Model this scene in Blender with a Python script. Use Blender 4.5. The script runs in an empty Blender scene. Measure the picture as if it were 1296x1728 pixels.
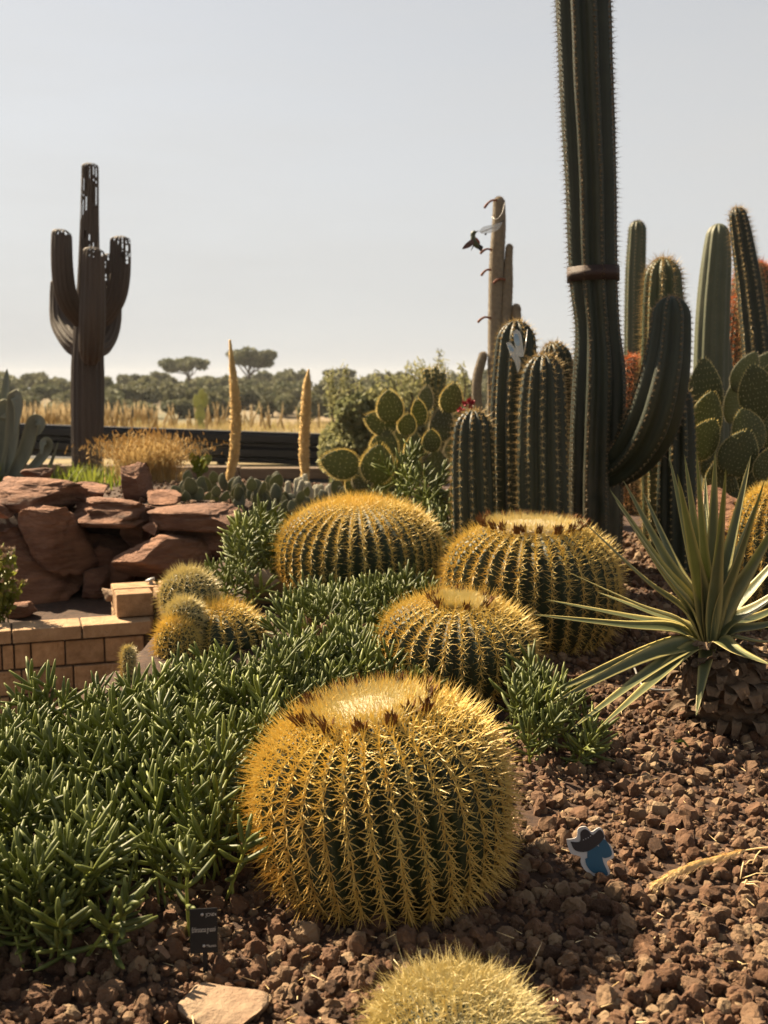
import bpy, bmesh, math, random
import numpy as np
from mathutils import Vector, Matrix

# ------------------------------------------------------------------ camera, sky, sun, exposure
SC = bpy.context.scene
COL = SC.collection
PITCH = math.radians(6.9); FPX = 1853.0; CAMZ = 1.2
cam_d = bpy.data.cameras.new('camera'); cam = bpy.data.objects.new('camera', cam_d); COL.objects.link(cam)
cam_d.sensor_fit = 'VERTICAL'; cam_d.sensor_height = 36; cam_d.lens = 36 * FPX / 1728
cam.location = (0, 0, CAMZ); cam.rotation_euler = (math.pi/2 - PITCH, 0, 0)
cam_d.clip_end = 5000; cam_d.clip_start = 0.05
cam_d.dof.use_dof = True; cam_d.dof.focus_distance = 3.1; cam_d.dof.aperture_fstop = 4.5
SC.camera = cam

SUN_AZ, SUN_EL = math.radians(-52), math.radians(43)
sdir = Vector((math.sin(SUN_AZ)*math.cos(SUN_EL), math.cos(SUN_AZ)*math.cos(SUN_EL), math.sin(SUN_EL)))
W = bpy.data.worlds.new('World'); SC.world = W; W.use_nodes = True
wn = W.node_tree.nodes; wl = W.node_tree.links; wn.clear()
sky = wn.new('ShaderNodeTexSky'); sky.sky_type = 'NISHITA'; sky.sun_disc = False
sky.sun_elevation = SUN_EL; sky.sun_rotation = SUN_AZ
sky.air_density = 1.0; sky.dust_density = .9; sky.ozone_density = 1.0; sky.altitude = 100
hs = wn.new('ShaderNodeHueSaturation'); hs.inputs['Saturation'].default_value = 0.30; hs.inputs['Value'].default_value = 0.63
# haze thickening towards the horizon, with faint streaks of high cloud
tc = wn.new('ShaderNodeTexCoord'); sx = wn.new('ShaderNodeSeparateXYZ'); wl.new(tc.outputs['Generated'], sx.inputs['Vector'])
hz = wn.new('ShaderNodeMapRange'); hz.inputs['From Min'].default_value = 0; hz.inputs['From Max'].default_value = .85; hz.inputs['To Min'].default_value = .92; hz.inputs['To Max'].default_value = 0; wl.new(sx.outputs['Z'], hz.inputs['Value'])
mp = wn.new('ShaderNodeMapping'); mp.inputs['Scale'].default_value = (1.2, 1.2, 7.0)
nz = wn.new('ShaderNodeTexNoise'); nz.inputs['Scale'].default_value = 2.2; nz.inputs['Detail'].default_value = 6; nz.inputs['Roughness'].default_value = .55
rp = wn.new('ShaderNodeMapRange'); rp.inputs['From Min'].default_value = .35; rp.inputs['From Max'].default_value = .75; rp.inputs['To Min'].default_value = -.10; rp.inputs['To Max'].default_value = .14
ad = wn.new('ShaderNodeMath'); ad.operation = 'ADD'; ad.use_clamp = True; wl.new(hz.outputs['Result'], ad.inputs[0]); wl.new(rp.outputs['Result'], ad.inputs[1])
mx = wn.new('ShaderNodeMix'); mx.data_type = 'RGBA'; mx.inputs['B'].default_value = (3.44, 3.42, 3.33, 1)
bg = wn.new('ShaderNodeBackground'); bg.inputs['Strength'].default_value = 0.05
wo = wn.new('ShaderNodeOutputWorld')
wl.new(tc.outputs['Generated'], mp.inputs['Vector']); wl.new(mp.outputs['Vector'], nz.inputs['Vector'])
wl.new(nz.outputs['Fac'], rp.inputs['Value']); wl.new(ad.outputs['Value'], mx.inputs['Factor'])
wl.new(sky.outputs['Color'], hs.inputs['Color']); wl.new(hs.outputs['Color'], mx.inputs['A'])
wl.new(mx.outputs['Result'], bg.inputs['Color']); wl.new(bg.outputs['Background'], wo.inputs['Surface'])
sl = bpy.data.lights.new('sun', 'SUN'); sl.energy = 5.0; sl.angle = math.radians(.55); sl.color = (1, .80, .54)
sun = bpy.data.objects.new('sun', sl); COL.objects.link(sun); sun.rotation_euler = sdir.to_track_quat('Z', 'Y').to_euler(); sun.location = sdir*50
SC.view_settings.view_transform = 'Standard'; SC.view_settings.look = 'None'
SC.view_settings.gamma = 1; SC.view_settings.exposure = 2.0; SC.view_settings.use_curve_mapping = False

RNG = np.random.default_rng(7); random.seed(7)
PI = math.pi

# ------------------------------------------------------------------ maths helpers
def sstep(a, b, x):
    t = np.clip((np.asarray(x, float)-a)/(b-a), 0, 1); return t*t*(3-2*t)
_perm = np.random.default_rng(3).permutation(512)
_grad = np.random.default_rng(4).normal(size=(512, 3)); _grad /= np.linalg.norm(_grad, axis=1)[:, None]
def noise(P):
    P = np.asarray(P, float); I = np.floor(P).astype(int); f = P-I; u = f*f*f*(f*(f*6-15)+10)
    def g(dx, dy, dz):
        h = _perm[(I[..., 0]+dx) % 512]; h = _perm[(h+I[..., 1]+dy) % 512]; h = _perm[(h+I[..., 2]+dz) % 512]
        G = _grad[h]; return G[..., 0]*(f[..., 0]-dx)+G[..., 1]*(f[..., 1]-dy)+G[..., 2]*(f[..., 2]-dz)
    L = lambda a, b, t: a+(b-a)*t
    x0 = L(L(g(0,0,0), g(1,0,0), u[..., 0]), L(g(0,1,0), g(1,1,0), u[..., 0]), u[..., 1])
    x1 = L(L(g(0,0,1), g(1,0,1), u[..., 0]), L(g(0,1,1), g(1,1,1), u[..., 0]), u[..., 1])
    return L(x0, x1, u[..., 2])*1.6
def fbm(P, o=4):
    s = 0; a = 1
    for i in range(o): s = s+a*noise(np.asarray(P)*2**i+i*17.3); a *= .5
    return s
def unit(v):
    v = np.asarray(v, float); return v/np.maximum(np.linalg.norm(v, axis=-1, keepdims=True), 1e-9)
def P(px, py, Y):
    """photo pixel -> point on the plane at distance Y"""
    dx = (px-648)/FPX; u = -(py-864)/FPX
    d = np.array([dx, math.cos(PITCH)+u*math.sin(PITCH), -math.sin(PITCH)+u*math.cos(PITCH)])
    return np.array([0, 0, CAMZ])+d*(Y/d[1])
def pxm(px, Y): return px/FPX*Y*1.01     # pixels -> metres at distance Y

def wall_y(x): return 5.2+(np.asarray(x)+1.85)*.34
def H(x, y):
    x = np.asarray(x, float); y = np.asarray(y, float)
    bed = .06*np.clip(y-2.3, 0, 5)
    xb = np.interp(y, [0, 3.0, 3.5, 4.1, 5.2, 6.4, 7.0], [-2.2, -1.5, -1.18, -.98, -.94, -.82, -.6])
    lo = -.5+.45*sstep(.03, .15, y-wall_y(x))+.47*sstep(6.4, 6.75, y)
    b = sstep(0, .28, xb-x)
    z = bed*(1-b)+lo*b
    far = np.interp(y, [0, 8.6, 9.6, 11.5, 13.5, 16, 18.6, 19.2, 23.3, 24.5, 30, 45, 80, 110, 160, 230, 300, 800], [.40, .38, .15, -.2, -.2, -.2, -.2, -.2, -.2, -.08, -.12, -1.0, -2.8, -2.6, -1.7, -.9, -1.5, -14])
    far = far+np.where(y > 70, sstep(70, 120, y)*1.2*noise(np.stack([x*.02, y*.02, 0*x], -1)), 0)
    k = sstep(8.2, 8.8, y); z = z*(1-k)+far*k
    z = z+.012*noise(np.stack([x*3.1, y*3.1, 0*x+.5], -1))*(1-k)+.008*noise(np.stack([x*9, y*9, 0*x+2.5], -1))*(1-k)
    return z
def G(px, py, dz=0.):
    """photo pixel -> where its ray meets the ground (raised by dz)"""
    dx = (px-648)/FPX; u = -(py-864)/FPX
    d = np.array([dx, math.cos(PITCH)+u*math.sin(PITCH), -math.sin(PITCH)+u*math.cos(PITCH)])
    t = np.linspace(.8, 12, 2400); Q = np.array([0, 0, CAMZ])+t[:, None]*d
    below = Q[:, 2] < H(Q[:, 0], Q[:, 1])+dz
    i = int(np.argmax(below)) if below.any() else len(t)-1
    return Q[i]
def inpoly(x, y, poly):
    x = np.asarray(x); ins = np.zeros(x.shape, bool); n = len(poly)
    for i in range(n):
        x0, y0 = poly[i][:2]; x1, y1 = poly[(i+1) % n][:2]
        c = ((y0 > y) != (y1 > y)) & (x < (x1-x0)*(y-y0)/((y1-y0)+1e-12)+x0); ins ^= c
    return ins
def spline(pts, n):
    p = np.asarray(pts, float); p = np.vstack([2*p[0]-p[1], p, 2*p[-1]-p[-2]]); m = len(p)-3
    t = np.linspace(0, m-1e-6, n); i = t.astype(int); f = (t-i)[:, None]
    a, b, c, d = p[i], p[i+1], p[i+2], p[i+3]
    return .5*(2*b+(c-a)*f+(2*a-5*b+4*c-d)*f*f+(3*b-a-3*c+d)*f**3)
def frames(path):
    T = unit(np.gradient(path, axis=0)); A = np.zeros_like(T)
    a = np.array([1., 0, 0]) if abs(T[0][0]) < .9 else np.array([0, 1., 0])
    for i in range(len(T)):
        a = a-T[i]*a.dot(T[i]); a = a/np.linalg.norm(a); A[i] = a
    return T, A, np.cross(T, A)

# ------------------------------------------------------------------ mesh helpers
def make_mesh(name, V, F, mats, smooth=True, attrs=None, mi=None):
    """V (n,3); F list of index arrays (m,3)/(m,4)"""
    V = np.asarray(V, np.float32)
    if isinstance(F, np.ndarray): F = [F]
    F = [np.asarray(f, np.int32) for f in F if len(f)]
    me = bpy.data.meshes.new(name)
    me.vertices.add(len(V)); me.vertices.foreach_set('co', V.ravel())
    loops = np.concatenate([f.ravel() for f in F]); tot = np.concatenate([np.full(len(f), f.shape[1], np.int32) for f in F])
    st = np.concatenate([[0], np.cumsum(tot)[:-1]]).astype(np.int32)
    me.loops.add(len(loops)); me.loops.foreach_set('vertex_index', loops)
    me.polygons.add(len(tot)); me.polygons.foreach_set('loop_start', st)
    me.polygons.foreach_set('use_smooth', np.full(len(tot), smooth, bool))
    if mi is not None: me.polygons.foreach_set('material_index', np.asarray(mi, np.int32))
    for k, a in (attrs or {}).items():
        at = me.attributes.new(k, 'FLOAT', 'POINT'); at.data.foreach_set('value', np.asarray(a, np.float32))
    me.update(calc_edges=True); me.validate()
    for m in (mats if isinstance(mats, (list, tuple)) else [mats]): me.materials.append(m)
    return me
def tag(o, label=None, cat=None, group=None, kind=None):
    if label: o['label'] = label
    if cat: o['category'] = cat
    if group: o['group'] = group
    if kind: o['kind'] = kind
    return o
def link(name, me, parent=None, loc=None):
    o = bpy.data.objects.new(name, me); COL.objects.link(o)
    if parent: o.parent = parent
    if loc is not None: o.location = loc
    return o
ROOTLOC = {}
def root(name, loc, label, cat, group=None):
    o = bpy.data.objects.new(name, None); COL.objects.link(o); o.location = loc; o.empty_display_size = .05
    ROOTLOC[o.name] = np.array(loc, float); return tag(o, label, cat, group)
def part(name, V, F, mat, rt, smooth=True, attrs=None, kind=None, label=None, mi=None):
    """a part given in world coordinates under a root (or under another part) without rotation"""
    base = ROOTLOC[rt.name]
    o = link(name, make_mesh(name, np.asarray(V)-base, F, mat, smooth, attrs, mi), rt)
    ROOTLOC[o.name] = base
    return tag(o, label, None, None, kind)
def single(name, V, F, mat, label=None, cat=None, group=None, kind=None, smooth=True, attrs=None, mi=None):
    V = np.asarray(V); base = np.array([V[:, 0].mean(), V[:, 1].mean(), V[:, 2].min()])
    o = link(name, make_mesh(name, V-base, F, mat, smooth, attrs, mi), None, base); ROOTLOC[o.name] = base
    return tag(o, label, cat, group, kind)
def join(parts):
    """[(V,F,attrs?)] -> one V,F"""
    Vs, Fs, n = [], {}, 0
    for V, F in parts:
        if isinstance(F, np.ndarray): F = [F]
        Vs.append(np.asarray(V))
        for f in F:
            if len(f): Fs.setdefault(f.shape[1], []).append(np.asarray(f)+n)
        n += len(V)
    return np.concatenate(Vs), [np.concatenate(v) for v in Fs.values()]
def tube(path, rad, sides=8, cap=True):
    path = np.asarray(path, float); n = len(path); rad = np.broadcast_to(rad, (n,)); T, A, B = frames(path)
    th = np.arange(sides)/sides*2*PI
    V = path[:, None]+rad[:, None, None]*(np.cos(th)[None, :, None]*A[:, None]+np.sin(th)[None, :, None]*B[:, None]); V = V.reshape(-1, 3)
    i = np.arange(n-1)[:, None]*sides; j = np.arange(sides)[None]; k = (j+1) % sides
    F = np.stack([i+j, i+k, i+sides+k, i+sides+j], -1).reshape(-1, 4)
    if not cap: return V, [F]
    V = np.vstack([V, path[0], path[-1]]); a, b = n*sides, n*sides+1; e = (n-1)*sides
    j = np.arange(sides); k = (j+1) % sides
    return V, [F, np.concatenate([np.stack([k, j, 0*j+a], -1), np.stack([e+j, e+k, 0*j+b], -1)])]
def box(c, s, ax=None, bevel=0.):
    """box of size s centred c with axes ax rows; bevelled corners by chamfer"""
    c = np.asarray(c, float); s = np.asarray(s, float)/2
    bm = bmesh.new(); bmesh.ops.create_cube(bm, size=2)
    for v in bm.verts: v.co = Vector((v.co.x*s[0], v.co.y*s[1], v.co.z*s[2]))
    if bevel: bmesh.ops.bevel(bm, geom=bm.edges[:], offset=bevel, segments=2, affect='EDGES', profile=.6)
    bmesh.ops.triangulate(bm, faces=bm.faces[:])
    bm.verts.index_update()
    V = np.array([v.co[:] for v in bm.verts]); F = np.array([[v.index for v in f.verts] for f in bm.faces]); bm.free()
    if ax is not None: V = V@np.asarray(ax, float)
    return V+c, F
_ico = {}
def ico(sub):
    if sub not in _ico:
        bm = bmesh.new(); bmesh.ops.create_icosphere(bm, subdivisions=sub, radius=1); bm.verts.index_update()
        _ico[sub] = (np.array([v.co[:] for v in bm.verts]), np.array([[v.index for v in f.verts] for f in bm.faces])); bm.free()
    V, F = _ico[sub]; return V.copy(), F
def rock(seed, sub=4, size=(1, 1, 1), cuts=9, rough=.12, fine=.03, lay=0., dmin=.5, boxy=1.):
    r = np.random.default_rng(seed); V, F = ico(sub)
    if boxy != 1: V = np.sign(V)*np.abs(V)**boxy; V = V/np.abs(V).max()*1.05
    for _ in range(cuts):
        n = unit(r.normal(size=3)); d = r.uniform(dmin, .92); e = V@n-d; V = V-np.maximum(e, 0)[:, None]*n*.985
    o = r.uniform(0, 90, 3)
    V = V+unit(V)*(rough*fbm(V*1.3+o, 3)+fine*fbm(V*5+o, 3)-fine*1.6*np.clip(.28-np.abs(noise(V*2.6+o)), 0, 1))[:, None]
    if lay: V[:, :2] *= (1+lay*np.sign(np.sin(V[:, 2]*9+2*noise(V*1.2+o)))*np.abs(np.sin(V[:, 2]*9+2*noise(V*1.2+o)))**.4)[:, None]
    V = V/np.abs(V).max(0); return V*np.asarray(size)/2, F
def rotm(ax, ang): return np.array(Matrix.Rotation(ang, 3, Vector(ax)))
def spike(Pb, D, L, R, bend=None, two=True):
    """many tapered spines at once"""
    Pb = np.asarray(Pb, float); n = len(Pb); D = unit(D); L = np.broadcast_to(L, (n,))[:, None]; R = np.broadcast_to(R, (n,))[:, None]
    ref = np.where(np.abs(D[:, 2:3]) < .9, [[0, 0, 1.]], [[1., 0, 0]]); A = unit(np.cross(D, ref)); B = np.cross(D, A)
    tip = Pb+D*L
    if bend is not None: tip = tip+np.asarray(bend)*L
    rings = []
    for rr, c in ((R, Pb), (R*.72, Pb+D*L*.5)) if two else ((R, Pb),):
        for a in (0, 2*PI/3, 4*PI/3): rings.append(c+rr*(math.cos(a)*A+math.sin(a)*B))
    V = np.stack(rings+[tip], 1); m = V.shape[1]; V = V.reshape(-1, 3); b = (np.arange(n)*m)[:, None]
    if two:
        Q = np.concatenate([b+np.array([[i, (i+1) % 3, 3+(i+1) % 3, 3+i]]) for i in range(3)]); T = np.concatenate([b+np.array([[3+i, 3+(i+1) % 3, 6]]) for i in range(3)])
        return V, [Q, T], m
    T = np.concatenate([b+np.array([[i, (i+1) % 3, 3]]) for i in range(3)]); return V, [T], m
def scatter(protos, pos, rots, scale, which):
    """merge many transformed copies of prototypes (V,F) into one mesh; returns V,F and per-vertex copy index"""
    Vs, Fs, ids, n = [], {}, [], 0
    for k, (V, F) in enumerate(protos):
        idx = np.where(which == k)[0]
        if not len(idx): continue
        if isinstance(F, np.ndarray): F = [F]
        W_ = np.einsum('nij,vj->nvi', rots[idx], V)*scale[idx][:, None, None]+pos[idx][:, None]
        Vs.append(W_.reshape(-1, 3)); m = len(V); ids.append(np.repeat(idx, m))
        for f in F: Fs.setdefault(f.shape[1], []).append((f[None]+(np.arange(len(idx))*m)[:, None, None]+n).reshape(-1, f.shape[1]))
        n += m*len(idx)
    return np.concatenate(Vs), [np.concatenate(v) for v in Fs.values()], np.concatenate(ids)
def rand_rots(n, r=RNG):
    q = unit(r.normal(size=(n, 4))); w, x, y, z = q.T
    return np.stack([1-2*(y*y+z*z), 2*(x*y-z*w), 2*(x*z+y*w), 2*(x*y+z*w), 1-2*(x*x+z*z), 2*(y*z-x*w), 2*(x*z-y*w), 2*(y*z+x*w), 1-2*(x*x+y*y)], -1).reshape(n, 3, 3)
def up_rots(up, yaw):
    up = unit(up); n = len(up); ref = np.stack([np.cos(yaw), np.sin(yaw), 0*yaw], -1)
    a = unit(ref-up*np.sum(ref*up, -1, keepdims=True)); b = np.cross(up, a); return np.stack([a, b, up], -1)

# ------------------------------------------------------------------ materials
def material(name, c1, c2=None, scale=8., rough=.7, bump=0., bscale=None, detail=5, trans=0., tcol=None, attr=None, c3=None, spec=.4, objrand=0., metallic=0., stretch=None, coat=0., lo=.35, hi=.65, alb=.62, alpha=1.):
    m = bpy.data.materials.new(name); m.use_nodes = True; N = m.node_tree.nodes; L = m.node_tree.links; b = N['Principled BSDF']; out = N['Material Output']
    b.inputs['Roughness'].default_value = rough; b.inputs['Alpha'].default_value = alpha; b.inputs['Metallic'].default_value = metallic; b.inputs['Specular IOR Level'].default_value = spec; b.inputs['Coat Weight'].default_value = coat
    c2 = c2 or c1; ALB = alb; c1, c2 = [tuple(v*ALB for v in c) for c in (c1, c2)]; c3 = c3 and tuple(v*ALB for v in c3); tcol = tcol and tuple(v*ALB for v in tcol)
    geo = N.new('ShaderNodeTexCoord'); vec = geo.outputs['Object']
    if stretch:
        mp = N.new('ShaderNodeMapping'); mp.inputs['Scale'].default_value = stretch; L.new(vec, mp.inputs['Vector']); vec = mp.outputs['Vector']
    nz = N.new('ShaderNodeTexNoise'); nz.inputs['Scale'].default_value = scale; nz.inputs['Detail'].default_value = detail; nz.inputs['Roughness'].default_value = .62; L.new(vec, nz.inputs['Vector'])
    rp = N.new('ShaderNodeMapRange'); rp.inputs['From Min'].default_value = lo; rp.inputs['From Max'].default_value = hi; L.new(nz.outputs['Fac'], rp.inputs['Value'])
    mx = N.new('ShaderNodeMix'); mx.data_type = 'RGBA'; mx.inputs['A'].default_value = (*c1, 1); mx.inputs['B'].default_value = (*c2, 1); L.new(rp.outputs['Result'], mx.inputs['Factor']); col = mx.outputs['Result']
    if attr:
        at = N.new('ShaderNodeAttribute'); at.attribute_name = attr; m2 = N.new('ShaderNodeMix'); m2.data_type = 'RGBA'; L.new(at.outputs['Fac'], m2.inputs['Factor']); L.new(col, m2.inputs['A']); m2.inputs['B'].default_value = (*c3, 1); col = m2.outputs['Result']
    if objrand:
        oi = N.new('ShaderNodeObjectInfo'); hv = N.new('ShaderNodeHueSaturation'); mr = N.new('ShaderNodeMapRange'); mr.inputs['To Min'].default_value = 1-objrand; mr.inputs['To Max'].default_value = 1+objrand; L.new(oi.outputs['Random'], mr.inputs['Value']); L.new(mr.outputs['Result'], hv.inputs['Value']); L.new(col, hv.inputs['Color']); col = hv.outputs['Color']
    L.new(col, b.inputs['Base Color'])
    if bump:
        n2 = N.new('ShaderNodeTexNoise'); n2.inputs['Scale'].default_value = bscale or scale*3; n2.inputs['Detail'].default_value = 6; n2.inputs['Roughness'].default_value = .65; L.new(vec, n2.inputs['Vector'])
        bp = N.new('ShaderNodeBump'); bp.inputs['Strength'].default_value = min(1, bump); bp.inputs['Distance'].default_value = .6/(bscale or scale*3); L.new(n2.outputs['Fac'], bp.inputs['Height']); L.new(bp.outputs['Normal'], b.inputs['Normal'])
    if trans:
        t = N.new('ShaderNodeBsdfTranslucent'); ms = N.new('ShaderNodeMixShader'); ms.inputs['Fac'].default_value = trans
        if tcol: t.inputs['Color'].default_value = (*tcol, 1)
        else: L.new(col, t.inputs['Color'])
        L.new(b.outputs['BSDF'], ms.inputs[1]); L.new(t.outputs['BSDF'], ms.inputs[2]); L.new(ms.outputs['Shader'], out.inputs['Surface'])
    return m
M = {}
M['soil'] = material('lava_soil', (.04, .02, .012), (.10, .052, .029), 45, .95, 1., 90)
M['path'] = material('dusty_path', (.22, .15, .095), (.30, .21, .13), 5, .95, .4, 80)
M['field'] = material('dry_field', (.34, .25, .12), (.20, .17, .07), .8, .95, .5, 8)
M['hill'] = material('hillside_earth', (.30, .22, .13), (.12, .12, .06), .05, .95, .4, 1.2)
M['gravel'] = material('lava_gravel', (.12, .055, .028), (.235, .122, .062), 30, .93, 1., 130, attr='v', c3=(.38, .26, .15), alb=.55)
M['lavarock'] = material('lava_stone', (.12, .055, .028), (.25, .13, .068), 16, .93, 1., 70, objrand=.4)
M['sandstone'] = material('red_sandstone', (.19, .085, .05), (.40, .20, .115), 4, .9, 1., 9, objrand=.22, stretch=(1, 1, 4.))
M['palestone'] = material('pale_stone', (.42, .31, .20), (.30, .18, .11), 6, .9, .7, 30)
M['block'] = material('ochre_block', (.28, .165, .08), (.46, .29, .155), 16, .92, 1., 60, objrand=.2, alb=.85)
M['cap'] = material('cap_stone', (.34, .21, .11), (.48, .32, .18), 14, .9, 1., 60, objrand=.12, alb=.8)
M['mortar'] = material('wall_core', (.09, .06, .04), (.13, .09, .06), 20, .95)

# ------------------------------------------------------------------ ground
def grow(a, step, lim, f=1.16):
    out = [a]
    while abs(out[-1]) < lim: out.append(out[-1]+step); step *= f
    return out[1:]
gx = np.array(sorted([-v for v in grow(3.2, .05, 900)]+list(np.arange(-3.2, 3.2001, .064))+grow(3.2, .05, 900)))
gy = np.array(sorted([-v for v in grow(.4, .2, 40, 1.4)]+list(np.arange(-.4, 1.2, .2))+list(np.arange(1.2, 8, .06))+grow(8, .05, 1500, 1.035)))
GX, GY = np.meshgrid(gx, gy); GV = np.stack([GX, GY, H(GX, GY)], -1).reshape(-1, 3); nx = len(gx)
ii = (np.arange(len(gy)-1)[:, None]*nx+np.arange(nx-1)[None]).ravel(); GF = np.stack([ii, ii+1, ii+1+nx, ii+nx], -1)
fc = GV[GF].mean(1); xbf = np.interp(fc[:, 1], [0, 3.0, 3.5, 4.1, 5.2, 6.4], [-2.2, -1.5, -1.18, -.98, -.94, -.82])
gmi = np.where(fc[:, 1] > 60, 3, np.where(fc[:, 1] > 16.5, 2, np.where((fc[:, 0] < xbf-.25) & (fc[:, 1] < wall_y(fc[:, 0])), 1, 0)))
o = link('ground', make_mesh('ground', GV, GF, [M['soil'], M['path'], M['field'], M['hill']], True, mi=gmi)); tag(o, kind='structure')
M['asphalt'] = material('asphalt', (.045, .045, .047), (.065, .063, .06), 3, .9, .5, 60)
xs = np.concatenate([np.linspace(-120, -14, 20), np.linspace(-13, 13, 40), np.linspace(14, 120, 20)])
rv = np.concatenate([np.stack([xs, 0*xs+y, 0*xs-.19], -1) for y in (19.4, 23.2)]); n = len(xs); i = np.arange(n-1)
tag(link('road', make_mesh('road', rv, np.stack([i, i+1, i+1+n, i+n], -1), M['asphalt'], False)), kind='structure')

# ------------------------------------------------------------------ guard rail, planter kerb below it
M['rail'] = material('dark_rail', (.022, .024, .028), (.035, .036, .04), 2, .42, .15, 20, metallic=.55)
g0, g1 = P(-420, 700, 18.4), P(547, 732, 18.0)
rt = root('guardrail', (float(g1[0]), float(g1[1]), float(H(g1[0], g1[1]))), 'long dark metal guardrail with one beam along the road behind the garden', 'guardrail')
def rail_beam(a, b, prof):
    a = np.asarray(a, float); b = np.asarray(b, float); n = len(prof)
    V = np.concatenate([np.array([[q[0], q[1]+p[0], q[2]+p[1]] for p in prof]) for q in (a, b)]); j = np.arange(n); k = (j+1) % n
    return V, [np.stack([j, k, n+k, n+j], -1), np.array([[0, i, i+1] for i in range(1, n-1)])[:, ::-1], np.array([[n, n+i, n+i+1] for i in range(1, n-1)])]
wprof = [(-.10, 0), (.10, 0), (.10, -.52), (-.02, -.52), (-.02, -.44), (-.12, -.40), (-.12, -.29), (-.03, -.25), (-.03, -.20), (-.13, -.16), (-.13, -.05), (-.10, -.03)]
part('beam', *rail_beam(g0, g1, wprof), M['rail'], rt, False)
for t in (.02, .3, .58, .82, .985):
    c = g0*(1-t)+g1*t; zb = float(H(c[0], c[1]+.16))-.05
    part('post', *box((c[0], c[1]+.17, (c[2]-.1+zb)/2), (.14, .12, c[2]-.1-zb), bevel=.01), M['rail'], rt, False)
M['plank'] = material('weathered_board', (.30, .21, .13), (.20, .14, .09), 5, .85, .4, 40, stretch=(1, 8, 8))
M['kerbstone'] = material('grey_kerb', (.07, .075, .08), (.11, .11, .11), 6, .9, .5, 40)
a, b = P(-200, 792, 15.2), P(560, 803, 15.0)
rt = root('planter_edging', (float(a[0]), 15.1, float(a[2])-.3), 'low grey edging with tan timber boards on top below the guardrail', 'edging')
nb = 5
for i in range(nb):
    p, q = a+(b-a)*(i/nb), a+(b-a)*((i+1)/nb); c = (p+q)/2; L_ = (q-p)[0]
    part('board', *box((c[0], c[1], c[2]+.03), (L_-.015, .20, .15), bevel=.012), M['plank'], rt, False)
    part('kerb_block', *box((c[0], c[1]-.02, c[2]-.2), (L_-.02, .16, .29), bevel=.012), M['kerbstone'], rt, False)

# ------------------------------------------------------------------ block retaining wall
rt = root('block_wall', (-1.85, 5.2, -.5), 'curved ochre block retaining wall with pale coping beside the path', 'wall')
wx = np.linspace(-4.2, -1.2, 200)
def wpt(s):   # along the wall, metres from its right end
    x = -1.17-s*.947; return np.array([x, float(wall_y(x))])
wax = unit(np.array([.947, .322])); AX = np.array([[wax[0], wax[1], 0], [-wax[1], wax[0], 0], [0, 0, 1]])
r = np.random.default_rng(21); WZ = .0
for row, (z0, h) in enumerate(((-.075, .072), (-.205, .125), (-.335, .125), (-.465, .125), (-.56, .09))):
    s = -.0+(.04 if row % 2 else 0)
    while s < 3.4:
        L_ = r.uniform(.28, .36) if row == 0 else r.choice([.055, .08, .11, .17, .25])*r.uniform(.9, 1.15)
        c2 = wpt(s+L_/2); dep = .2 if row == 0 else .16; out = -.018 if row == 0 else r.uniform(-.004, .006)
        V, F = box((0, 0, 0), (L_-.007, dep, h-.006), bevel=.007)
        V[:, 1] += .003*noise(V*14+s*9); V = V@AX+np.array([c2[0], c2[1], z0+h/2])+AX[1]*(dep/2+out)
        part('coping_stone' if row == 0 else 'block', V, F, M['cap'] if row == 0 else M['block'], rt, False); s += L_
p = wpt(-.0); core = [wpt(0.004), wpt(3.4)]; c2 = (core[0]+core[1])/2
part('wall_core', *box((*(c2+AX[1][:2]*.085), -.3), (3.39, .13, .5), AX), M['mortar'], rt, False)
# the raised end pillar
rt = root('block_pillar', (-1.2, 5.5, 0), 'short ochre block end pillar standing on the retaining wall', 'pillar')
for iz, z0 in enumerate((-.5, -.375, -.25, -.125, 0.0)):
    for k, (xo, yo, sx, sy) in enumerate(((.0, 0.02, .19, .15), (.2, .02, .19, .15), (.0, .19, .24, .17), (.25, .19, .14, .17))):
        c = np.array([-1.30, float(wall_y(-1.30))+.09, 0])+AX[0]*(xo+sx/2-.06)*1.0+AX[1]*(yo+sy/2-.03)
        V, F = box((0, 0, 0), (sx-.007, sy-.007, .119), bevel=.008); V = V@AX+c+np.array([0, 0, z0+.06]); part('block', V, F, M['block'], rt, False)

# ------------------------------------------------------------------ sandstone rockery
def rock_thing(px, py, w, h, Y, label, dep=None, seed=1, mat='sandstone', cuts=9, rough=.12, fine=.03, lay=.0, rot=0., tilt=0., name='boulder', group=None, sub=5, cat='rock', dmin=.5, bury=0, boxy=.5):
    if Y is None: Y = float(G(px, py+h*.42)[1])
    c = P(px, py, Y); W_, H_ = pxm(w*1.1, Y), pxm(h*1.06, Y); D_ = dep or W_*.7
    V, F = rock(seed, sub, (W_, D_, H_), cuts, rough*.6, fine, lay, dmin, boxy); V = V@rotm((0, 0, 1), rot or seed*1.7 % .6-.3).T@rotm((0, 1, 0), tilt).T
    return single(name, V+c-np.array([0, 0, bury]), F, M[mat], label, cat, group, smooth=True)
gR = 'sandstone rocks of the stepped rockery'
rock_thing(60, 833, 138, 56, 6.5, 'long flat reddish slab capping the left end of the rockery', .6, 11, lay=.05, tilt=.06, group=gR, dmin=.72, boxy=.38, cuts=6, rough=.10, fine=.05)
rock_thing(65, 803, 52, 26, 6.9, 'low reddish stone lying on top of the long capping slab', .25, 12, group=gR)
rock_thing(0, 858, 46, 30, 6.3, 'squared pinkish stone under the end of the long capping slab', .3, 13, group=gR)
rock_thing(155, 828, 62, 26, 6.8, 'small rounded grey brown stone between saguaro foot and capping slabs', .3, 14, group=gR)
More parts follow.
